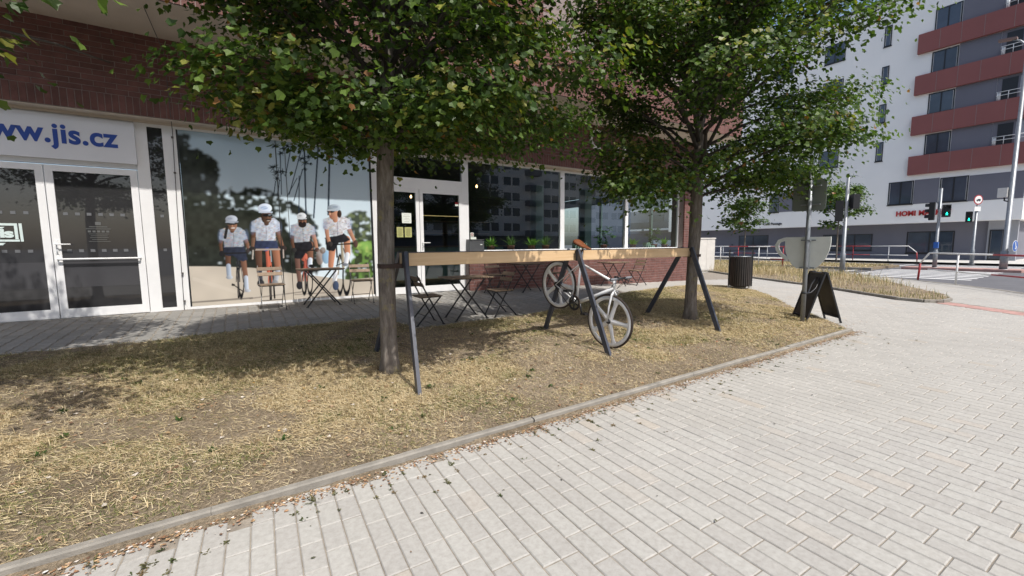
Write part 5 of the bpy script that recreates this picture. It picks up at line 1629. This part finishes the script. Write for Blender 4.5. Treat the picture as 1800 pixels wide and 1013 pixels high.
chair0, table0 = make_chair(), make_table()
used = {'c': False, 't': False}
def put_furn(kind, x, y, rz, lab, tilt=0):
    src = chair0 if kind == 'c' else table0
    o = src if not used[kind] else copy_tree(src)
    used[kind] = True
    o.location = (x, y, float(gh(x, y))+.002); o.rotation_euler = (0, 0, rz)
    tag(o, lab, 'chair' if kind == 'c' else 'table', 'folding bistro chairs' if kind == 'c' else 'folding bistro tables')
put_furn('c', .47, 8.80, R(4), 'folding slatted chair in front of the mural, left of its table')
put_furn('t', 1.30, 8.82, R(2), 'folding slatted table between two chairs in front of the mural')
put_furn('c', 2.05, 8.80, R(-2), 'pale folding chair with sunlit backrest between mural table and tree trunk')
put_furn('c', 2.46, 6.32, R(90), 'folding chair right behind the left trestle, facing the terrace table')
put_furn('t', 3.20, 6.40, R(0), 'folding slatted table on the terrace edge in front of the cafe door')
put_furn('c', 3.85, 6.36, R(-92), 'folding chair right of the terrace edge table, facing the cafe door')
put_furn('c', 5.05, 8.55, R(3), 'folding chair with its back against the brick wall under the letterbox')
put_furn('t', 6.0, 8.62, R(4), 'folding table against the brick wall, left of the bicycle rear wheel')
put_furn('c', 6.95, 8.65, R(-86), 'folding chair by the brick wall behind the bicycle rear wheel')
put_furn('t', 9.15, 8.70, R(0), 'folding table against the brick wall beyond the bicycle frame')
put_furn('c', 10.15, 8.70, R(-92), 'farthest folding chair at the brick wall beyond the handlebar')

# ---------------------------------------------------------------- litter bin
bn = empty('litter_bin', (11.9, 6.50, float(gh(11.9, 6.5))+.03), R(-55), 'dark slatted litter bin on short legs beside the path', 'bin')
nb = 30; bn.scale = (1.0, 1.0, 1.12)
sm_ = MB().obox((0, 0, 0), (1, 0, 0), (0, 1, 0), (0, 0, 1), .010, .018, .36).mesh('slat', M['bin_slat'])
for i in range(nb):
    a = 2*math.pi*i/nb; rr = .262
    o = link_mesh('slat', sm_, None, bn); o.location = (rr*math.cos(a), rr*math.sin(a), .46); o.rotation_euler = (0, R(-1.2), a)
MB().lathe([(.0, .08), (.235, .08), (.235, .80), (.22, .80), (.22, .1), (0, .1)], 28).build('liner', M['plastic_black'], bn)
MB().lathe([(.15, .835), (.245, .835), (.25, .815), (.15, .815), (.15, .835)], 28).build('rim', M['steel'], bn)
for s in (-1, 1):
    MB().box(s*.285-.018, s*.285+.018, -.03, .03, .08, 1.0).build('post', M['black_metal'], bn)
    MB().box(s*.26-.05, s*.26+.05, -.05, .05, -.03, .08).build('foot_block', M['cabinet'], bn)
MB().box(-.285, .285, -.02, .02, .975, .99).build('cross_bar', M['black_metal'], bn)
MB().lathe([(0, -.03), (.16, -.03), (.16, .08), (0, .08)], 20).build('pedestal', M['kerb'], bn)

# ---------------------------------------------------------------- sign post with cup-shaped board
PX_, PY_ = 8.00, 3.27; pz = float(gh(PX_, PY_))+.03
sp_ = empty('sign_post', (PX_, PY_, pz), 0, 'grey steel post on the lawn tip carrying the backs of two signs', 'post')
MB().tube([(0, 0, -.1), (.0, 0, 1.2), (.02, .01, 2.75)], .034, 16).build('pole', M['steel'], sp_)
MB().tube([(.02, .01, 2.75), (.02, .01, 2.765)], .036, 16).build('cap', M['plastic_black'], sp_)
cup = empty('cup_sign', (PX_+.05, PY_+.04, .94), 0, 'pale grey cup shaped sign board seen from behind on the steel post', 'sign')
cpts = [(-.36, .55), (.30, .55), (.30, .48), (.283, .34), (.235, .20), (.15, .075), (.06, .01), (-.13, .01), (-.21, .06), (-.29, .16), (-.34, .28), (-.36, .42)]
# outline: a along image right (-y), b up
cpts = [(-.32, .555), (.36, .555), (.362, .45), (.345, .33), (.30, .20), (.22, .085), (.14, .02), (-.12, .02), (-.20, .09), (-.26, .18), (-.305, .30), (-.32, .42)]
MB().prism(cpts, lambda a, b, d_: (d_, -a, b), -.008, .008).build('board', M['cup_back'], cup)
hp = [(-.27, .50), (-.34, .52), (-.42, .49), (-.455, .42), (-.44, .34), (-.39, .27), (-.31, .20), (-.265, .17)]
hn = MB(); hw_ = .030
lo_ = []; hi_ = []
for i, (a, b_) in enumerate(hp):
    p0 = hp[max(0, i-1)]; p1 = hp[min(len(hp)-1, i+1)]; dx, dy = p1[0]-p0[0], p1[1]-p0[1]; l_ = math.hypot(dx, dy)
    lo_.append((a-dy/l_*hw_, b_+dx/l_*hw_)); hi_.append((a+dy/l_*hw_, b_-dx/l_*hw_))
hn.prism(lo_+hi_[::-1], lambda a, b, d_: (d_, -a, b), -.0075, .0075); hn.build('handle', M['cup_back'], cup)
for z in (.04, .50):
    MB().bar((-.088, -.04, z), (-.010, -.04, z), .10, .018, (0, 0, 1)).build('clamp', M['steel'], cup)
    MB().box(-.022, -.0085, -.15, .07, z-.01, z+.01).build('clamp_rail', M['steel'], cup)
tsg = empty('traffic_sign', (PX_+.06, PY_+.04, 1.93), 0, 'grey back of a rectangular traffic sign at the top of the steel post', 'sign')
rp = []
for cx_, cy_, a0 in ((.20, .05, -90), (.20, .45, 0), (-.20, .45, 90), (-.20, .05, 180)):
    for k in range(6): a = R(a0+18*k); rp.append((cx_+.05*math.cos(a), cy_+.05*math.sin(a)))
MB().prism(rp, lambda a, b, d_: (d_, -a, b), -.004, .004).build('plate', mat('sign_back_olive', (.16, .18, .16), .5, .08, 6, bmp=.02), tsg)
for z in (.10, .40): MB().box(-.05, -.006, -.18, .10, z-.01, z+.01).build('clamp', M['steel'], tsg)

# ---------------------------------------------------------------- folding pavement board chained to the post
ab = empty('pavement_board', (8.50, 3.27, .03), math.atan2(.30, .25), 'black folding pavement board chained to the steel post', 'board')
# local x along the ridge, y across; panels .52 wide
for s, lab in ((1, None), (-1, None)):
    hw2 = .235; y1 = s*.28
    top = Vector((0, s*.014, .86)); bot = Vector((0, y1, .0)); d = (bot-top).normalized()
    pb_ = MB(); pa = top; pe = top+d*.78
    pb_.bar(tuple(pa), tuple(pe), hw2*2-.05, .010, (0, 1, 0)); po = pb_.build('panel', M['blackboard'], ab)
    fb = MB()
    for sx in (-1, 1): fb.bar((sx*(hw2-.012), top.y, top.z), (sx*(hw2-.012), bot.y, bot.z), .03, .024, (0, 1, 0))
    for f in (.02, .80):
        q = top+d*f; fb.bar((-hw2+.028, q.y, q.z), (hw2-.028, q.y, q.z), .022, .034, (0, s*.5, 1))
    fb.build('panel_frame', M['black_metal'], ab)
for sx in (-.17, .17): MB().box(sx-.03, sx+.03, -.03, .03, .856, .872).build('hinge', M['black_metal'], ab)
cn = empty('chain', (8.2, 3.27, .5), 0, 'dark chain looped from the pavement board round the post', 'chain')
b = MB()
cpath = [(8.40, 3.22, .80), (8.34, 3.20, .72), (8.24, 3.20, .62), (8.12, 3.22, .555), (8.045, 3.25, .54), (8.02, 3.32, .54), (7.96, 3.30, .55), (7.955, 3.24, .55), (8.02, 3.215, .555), (8.14, 3.25, .60), (8.28, 3.28, .68), (8.42, 3.27, .79)]
b.tube([(x-8.2, y-3.27, z-.5) for x, y, z in cpath], .011, 6); b.build('links', M['black_metal'], cn)

# ---------------------------------------------------------------- utility cabinet and railings
cb_ = empty('utility_cabinet', (19.5, 12.5, 0), R(-28), 'pale utility cabinet standing in the dry verge beyond the brick corner', 'cabinet')
MB().box(-.42, .42, -.22, .22, .08, 1.62).build('body', M['cabinet'], cb_); MB().box(-.45, .45, -.25, .25, 1.622, 1.68).build('roof', M['cabinet'], cb_); MB().box(-.44, .44, -.24, .24, 0, .078).build('plinth', M['kerb'], cb_)
MB().box(-.40, -.004, -.232, -.222, .12, 1.58).build('door', M['cabinet'], cb_); MB().box(.004, .40, -.232, -.222, .12, 1.58).build('door', M['cabinet'], cb_)


def railing(name, pts, lab, h=1.05, z0=0.0, seg=1.9, start=0, endslope=None):
    """tubular guard rail: alternately white and red bays"""
    base = Vector((*pts[0], z0)); t = empty(name, base, 0, lab, 'railing', 'red and white guard rails')
    seq = []
    for a, b_ in zip(pts[:-1], pts[1:]):
        a = Vector((*a, z0)); b_ = Vector((*b_, z0)); n_ = max(1, round((b_-a).length/seg))
        for i in range(n_): seq.append((a.lerp(b_, i/n_)-base, a.lerp(b_, (i+1)/n_)-base))
    for i, (a, b_) in enumerate(seq):
        m_ = M['white_paint'] if (i+start) % 2 == 0 else M['red_paint']
        mid = (a+b_)/2; up = Vector((0, 0, 1))
        MB().tube([a+up*h, b_+up*h], .026, 8).build('top_rail', m_, t)
        MB().tube([a+up*.42, b_+up*.42], .022, 8).build('lower_rail', m_, t)
        MB().tube([mid+up*0, mid+up*(h-.02)], .026, 8).build('post', m_, t)
    if endslope:
        e = seq[0][0] if endslope < 0 else seq[-1][1]; d = (seq[0][0]-seq[0][1]).normalized() if endslope < 0 else (seq[-1][1]-seq[-1][0]).normalized()
        MB().tube([e+Vector((0, 0, h)), e+d*.45+Vector((0, 0, .62))], .026, 8).build('end_rail', M['white_paint'], t)
        MB().tube([e+d*.45+Vector((0, 0, .62)), e+d*.50], .032, 8).build('end_post', M['red_paint'], t)
    return t


railing('guard_rail', [(20.6, 4.55), (18.56, 2.73), (16.6, 1.15), (14.6, -.8)], 'guard rail with a sloping red end post at the near right side of the crossing', 1.0, 0, 2.0, 0, -1)
railing('guard_rail', [(23.9, 10.2), (28, 17.3), (34, 25)], 'guard rail running behind the litter bin on the near side of the road', 1.1, .1, 1.9, 1)
railing('guard_rail', [(38.6, 9.6), (39.2, 16), (40.5, 27), (43, 36)], 'guard rail across the road in front of the dark shop windows', 1.05, .06, 2.2, 0, -1)
railing('guard_rail', [(33.2, 3.2), (35.5, 0), (37, -6)], 'guard rail at the far right beyond the lamp post', 1.0, 0, 2.0, 1)


def bend(p, z): return p


def signal(parent, x, y, z, face, n=2, lit=None, mlit=None, w=.30):
    """signal head: housing, visors, lenses; face = unit direction in xy"""
    f = Vector((*face, 0)).normalized(); s = Vector((-f.y, f.x, 0)); up = Vector((0, 0, 1)); c = Vector((x, y, z)); H_ = n*.30+.04
    hd = MB(); hd.obox(c+up*H_/2, s, f, up, w/2, .11, H_/2); ho = hd.build('signal_head', M['plastic_black'], parent)
    for k in range(n):
        lc = c+up*(.17+k*.30)+f*.112
        v_ = MB(); pts = [lc+(s*math.cos(a)+up*math.sin(a))*.115 for a in np.linspace(R(-25), R(205), 13)]
        for p in pts: v_.v.append(tuple(p)); v_.v.append(tuple(p+f*.16))
        for i in range(12): v_.face((2*i, 2*i+1, 2*i+3, 2*i+2), True)
        vo = v_.build('visor', M['plastic_black'], parent, fix=False)
        sol_ = vo.modifiers.new('t', 'SOLIDIFY'); sol_.thickness = .006
        ln_ = MB(); q = [tuple(lc+(s*math.cos(a)+up*math.sin(a))*.10+f*.004) for a in np.linspace(0, 2*math.pi, 17)[:-1]]; ln_.v += q; ln_.face(range(16))
        ln_.build('lens', M['plastic_black'], ho)
        if lit == k:
            # walking figure in light
            F2 = lambda a, b: tuple(lc+s*a+up*b+f*.012)
            g_ = MB()
            for (x0, y0, x1, y1, w_) in ((0, .035, 0, -.02, .05), (0, -.01, -.035, -.075, .024), (0, -.01, .04, -.075, .024), (0, .03, .05, -.005, .018), (0, .03, -.045, -.005, .018)):
                g_.bar(F2(x0, y0), F2(x1, y1), w_, .004, tuple(f))
            n0 = len(g_.v); g_.v += [F2(.022*math.cos(a), .062+.022*math.sin(a)) for a in np.linspace(0, 2*math.pi, 11)[:-1]]; g_.face(range(n0, n0+10))
            g_.build('lit_figure', mlit or M['green_lamp'], ho, fix=False)
    return ho


def pole(name, x, y, h, r, lab, cat, z=0, r2=None, foot=True, lean=(0, 0)):
    t = empty(name, (x, y, z), 0, lab, cat)
    MB().tube([(0, 0, 0), (0, 0, .9), (0, 0, .93), (lean[0], lean[1], h)], [r*1.35, r*1.35, r, r2 or r*.85], 14).build('pole', M['steel'], t)
    if foot: MB().lathe([(0, .0), (r*2.2, 0), (r*2.2, .03), (0, .03)], 14).build('base_plate', M['steel'], t)
    return t


tl = pole('traffic_light', 23.2, 8.0, 4.3, .075, 'traffic light pole with black heads seen from behind, beside the cup sign', 'traffic light')
signal(tl, -.12, .22, 2.35, (.9, .3), 3); signal(tl, .12, -.25, 2.9, (.5, .85), 2)
MB().tube([(0, 0, 4.2), (0, -.25, 4.35), (0, -.5, 4.25)], .015, 6).build('bracket', M['steel'], tl)
tl = pole('traffic_light', 31.4, 6.7, 4.2, .07, 'traffic light with a green walking figure in front of the red shop lettering', 'traffic light')
signal(tl, -.1, -.28, 2.68, (-1, -.45), 2, 0); signal(tl, -.05, .28, 2.55, (-.1, 1), 3)
MB().tube([(.02, .06, 3.1), (.03, .06, 4.2)], .03, 8).build('rear_pipe', M['steel'], tl)
bx = MB(); bx.box(-.13, .02, -.09, .09, 1.05, 1.38); bx.build('push_button_box', M['blue_plate'], tl)
tl = pole('traffic_light', 37.6, 6.4, 3.45, .07, 'farthest traffic light with a small green figure under the round sign', 'traffic light')
signal(tl, -.1, .28, 2.56, (-1, -.2), 2, 0)
rs = empty('round_sign', (37.5, 6.38, 3.46), 0, 'round red-rimmed prohibition sign with a small plate on the farthest pole', 'sign')
def disc(r, x, m, name, par, cz=.42, z2=1.0):
    b_ = MB(); b_.prism([(r*math.cos(a), r*math.sin(a)) for a in np.linspace(0, 2*math.pi, 33)[:-1]], lambda a, c, d_: (x-d_, a, cz+c*z2), 0, .006); return b_.build(name, m, par)
rs.rotation_euler = (0, 0, R(60)); disc(.29, -.02, M['red_paint'], 'rim', rs); disc(.23, -.028, M['white_paint'], 'face', rs)
tk = MB(); tk.box(-.042, -.036, -.13, .05, .36, .47); tk.box(-.042, -.036, .055, .13, .36, .43); tk.box(-.042, -.036, -.10, -.05, .33, .358); tk.box(-.042, -.036, .04, .09, .33, .358); tk.build('lorry_symbol', M['black_letters'], rs)
MB().box(-.03, -.02, -.2, .2, -.25, .02).build('plate', M['white_paint'], rs)
MB().tube([(.02, 0, -.05), (.02, 0, .6)], .03, 8).build('stub', M['steel'], rs)
lp = pole('lamp_post', 31.3, 4.25, 10.3, .105, 'tall grey street lamp post at the right edge', 'lamp post', 0, .065, True, (.1, .0))
MB().tube([(.1, 0, 9.9), (.1, .0, 10.4), (.12, .25, 10.75), (.14, .5, 10.9)], [.05, .045, .04, .035], 8).build('arm', M['steel'], lp)
MB().obox((.14, .65, 10.95), (0, 1, .12), (1, 0, 0), (0, 0, 1), .30, .13, .05).build('luminaire', mat('rusty_luminaire', (.20, .13, .11), .6, .1, 6, bmp=.05), lp)
MB().box(-.2, .05, .10, .42, 3.5, 3.95).build('control_box', M['cabinet'], lp)
MB().tube([(-.02, .2, 3.5), (0, .2, 3.35), (.0, .08, 3.3)], .03, 6).build('conduit', M['plastic_black'], lp)
bs = empty('blue_sign', (31.2, 3.95, .88), 0, 'round blue arrow sign fixed low on the lamp post', 'sign')
bs.rotation_euler = (0, 0, R(79)); bs.scale = (.8, .8, .8); disc(.34, -.02, M['white_paint'], 'rim', bs, .35); disc(.31, -.028, M['blue_plate'], 'face', bs, .35)
ar = MB(); ar.bar((-.04, .06, .58), (-.04, -.10, .18), .07, .006, (1, 0, 0)); ar.bar((-.04, -.10, .18), (-.04, .06, .22), .06, .006, (1, 0, 0)); ar.bar((-.04, -.10, .18), (-.04, -.13, .34), .06, .006, (1, 0, 0)); ar.build('arrow', M['white_paint'], bs, fix=False)
MB().box(-.02, .1, -.06, .28, .30, .33).build('bracket', M['steel'], bs)

# ---------------------------------------------------------------- white apartment building across the road
XW = 44.0
wb_ = empty('apartment_building', (XW, 12, 0), 0, 'white apartment block with red balcony bands and dark ground floor across the road', 'building')
wb_.location = (0, 0, 0)
def wp(name, m, *q, par=None): return part(name, m, par or wb_, *q)
wp('wall', M['plaster_white'], (XW, 58, 5.4, 33, 2.85, 20.2))
wp('roof_edge', M['plaster_grey'], (XW-.1, 58, 5.3, 33.1, 20.203, 20.4))
wp('ground_floor_wall', M['plaster_grey'], (XW+1.2, 57.8, 5.9, 32.8, .04, 2.85))
wp('corner_column', M['plaster_mid'], (XW+.9, XW+1.19, 5.6, 7.0, .04, 2.85))
def far_window(y0, y1, z0, z1, x=XW, sash=2, depth=.12, par=None, parm='plaster_grey'):
    yb, yt = min(y0, y1), max(y0, y1)
    w_ = wp('window', M['black_metal'], (x-.03, x+.06, yb, yt, z0, z0+.07), (x-.03, x+.06, yb, yt, z1-.07, z1), (x-.03, x+.06, yb, yb+.07, z0+.07, z1-.07), (x-.03, x+.06, yt-.07, yt, z0+.07, z1-.07), (x-.06, x+.05, yb-.04, yt+.04, z0-.06, z0-.002))
    n_ = sash
    for k in range(n_):
        a = yb+.07+(yt-yb-.14)*k/n_; b_ = yb+.07+(yt-yb-.14)*(k+1)/n_
        wp('pane', M['far_glass'], (x-.012, x-.006, a+.03, b_-.03, z0+.07, z1-.07), par=w_)
        if k: wp('mullion', M['black_metal'], (x-.035, x+.05, a-.035, a+.035, z0+.07, z1-.07), par=w_)
        if (hash((round(y0*10), round(z0*10), k)) % 3) == 0:
            wp('curtain', M['plaster_mid'], (x-.0055, x-.003, a+.06, b_-.06, z0+.1, z1-.1), par=w_)
    return w_
for k, (zt, zb_) in enumerate(((16.79, 15.41), (13.81, 12.43), (10.85, 9.48), (7.90, 6.51))):
    bd = wp('balcony_band', M['band_red'], (XW-.28, XW-.003, 5.3, 11.34, zb_, zt))
    for yj in (10.15, 9.05, 7.95, 6.6): wp('panel_joint', M['mortar'], (XW-.286, XW-.281, yj-.012, yj+.012, zb_+.01, zt-.01), par=bd)
    z0 = zt+.02; z1 = zt+1.5
    if k < 4:
        far_window(10.55, 9.15, z0, z1)
        wp('grey_panel', M['plaster_grey'], (XW-.02, XW-.004, 7.15, 9.12, z0-.02, z1+.08))
        lo_g = wp('loggia', M['plaster_grey'], (XW-.015, XW-.004, 5.42, 7.14, z0-.02, z1+.08))
        wp('loggia_door', M['black_metal'], (XW-.04, XW-.016, 6.2, 6.9, z0, z1-.1), par=lo_g)
        wp('loggia_light_wall', M['plaster_mid'], (XW-.03, XW-.016, 5.5, 6.1, z0, z1-.1), par=lo_g)
        for zz in (zt+.32, zt+.55): MB().tube([(XW-.2, 5.35, zz), (XW-.2, 7.1, zz)], .02, 6).build('hand_rail', M['white_paint'], bd)
        for yy_ in (5.5, 6.0, 6.55, 7.05): MB().tube([(XW-.2, yy_, zt), (XW-.2, yy_, zt+.55)], .018, 6).build('rail_post', M['white_paint'], bd)
        MB().tube([(XW-.1, 6.98, zt), (XW-.1, 6.98, zt+.5)], .07, 8).build('white_tube', M['white_paint'], bd)
# first floor strip of windows and grey panels
far_window(12.45, 10.95, 4.32, 6.1); far_window(9.5, 8.03, 4.30, 6.08); far_window(21.5, 20.6, 4.34, 6.14, sash=1); far_window(17.4, 16.0, 4.34, 6.14)
wp('grey_panel', M['plaster_grey'], (XW-.02, XW-.004, 9.54, 10.92, 4.3, 6.12)); wp('grey_panel', M['plaster_grey'], (XW-.02, XW-.004, 5.42, 8.0, 4.25, 6.05)); wp('grey_panel', M['plaster_grey'], (XW-.02, XW-.004, 17.43, 20.57, 4.34, 6.14))
for z0, z1 in ((7.9, 9.4), (10.9, 12.35), (13.9, 15.25), (16.75, 18.3)):
    far_window(13.45, 13.0, z0, z1, sash=1); far_window(17.5, 16.0, z0, z1); far_window(21.5, 20.0, z0, z1); far_window(26, 24.6, z0, z1)
XG = XW+1.2
far_window(11.4, 8.7, .5, 2.2, x=XG, sash=2); far_window(17.2, 13.6, .7, 2.1, x=XG, sash=3); far_window(6.9, 6.2, .1, 2.2, x=XG-.31, sash=1); far_window(25, 22, .8, 2.2, x=XG, sash=2)
t_ = empty('shop_lettering', (XW, 10.3, 3.4), 0, 'red raised capital letters of a shop name on the white building', 'lettering')
fo = fit_text('lettering', 'HOMI MARKET', -1.55, 1.53, 0, .40, lambda a, b, c: (-.07+c, -a, b), M['red_letters'], t_, .06, .035, 1.05)
t_ = empty('cafe_lettering', (XW, 21.1, 3.08), 0, 'small black lettering on the white building behind the young tree', 'lettering')
fit_text('lettering', 'Café Passage', -.85, .85, 0, .30, lambda a, b, c: (-.05+c, -a, b), M['black_letters'], t_, .04, .02, 1.0)

# grey block with balconies further off
gb = empty('balcony_block', (52, 40, 0), 0, 'distant grey apartment block with stacked glass balconies behind the brick corner', 'building'); gb.location = (0, 0, 0)
part('wall', M['plaster_mid'], gb, (54, 70, 33.1, 60, 0, 22))
for k in range(6):
    z = 3.4+k*2.95
    s_ = part('balcony_slab', M['plaster_white'], gb, (51.8, 53.99, 33.6, 46, z, z+.25)); 
    part('balcony_glass', M['far_glass'], s_, (51.85, 51.9, 33.65, 45.95, z+.25, z+1.25))
    for yy_ in (34.2, 37.6, 41.4): part('window', M['far_glass'], gb, (53.93, 53.99, yy_, yy_+2.2, z+.35, z+2.4))
part('ground_floor', M['plaster_grey'], gb, (53.4, 53.98, 33.2, 60, 0, 3.0)); part('ramp_wall', M['plaster_white'], gb, (50, 50.3, 33, 40, 0, 1.9))
hd_ = MB(); xs_ = np.linspace(24, 40, 60)
hg = empty('hedge', (46, 30, 0), 0, 'dark clipped hedge across the road below the distant balconies', 'hedge')
ps = []
for _ in range(240): ps.append(leafspray(random.uniform(-.7, .7), random.uniform(-5, 6), random.uniform(.1, 1.25), 26, .6, .16, .05, (.022, .042, .016), (-.6, 1.2)))
V_, T_, C_ = join(ps); link_mesh('foliage', fast_mesh('hedge_foliage', V_, T_, M['leaf'], C_), None, hg)

# apartment block on the other side of the street, behind the camera: only its reflection shows in the shop windows
ob = empty('opposite_block', (40, -52, 0), 0, 'grey apartment block reflected in the cafe windows', 'building'); ob.location = (0, 0, 0)
part('wall', M['plaster_white'], ob, (8, 78, -66, -50, 3.2, 24)); part('ground_floor', M['plaster_grey'], ob, (9, 77, -65, -51.5, 0, 3.2))
wm = MB().box(-.8, .8, 0, .06, 0, 1.5).mesh('window', M['far_glass']); fm_ = MB().box(-.9, .9, -.03, .05, -.12, 0).mesh('sill', M['plaster_white'])
for k in range(7):
    z = 4.1+k*2.9
    for i in range(14):
        x = 11+i*4.8
        if i % 3 == 2:
            part('balcony', M['plaster_grey'], ob, (x-1.6, x+1.6, -50, -48.7, z-.9, z+.15)); continue
        o = link_mesh('window', wm, None, ob); o.location = (x-.9, -50.02, z)
        o2 = link_mesh('sill', fm_, None, o)
        o = link_mesh('window', wm, None, ob); o.location = (x+1.1, -50.02, z)
        o2 = link_mesh('sill', fm_, None, o)
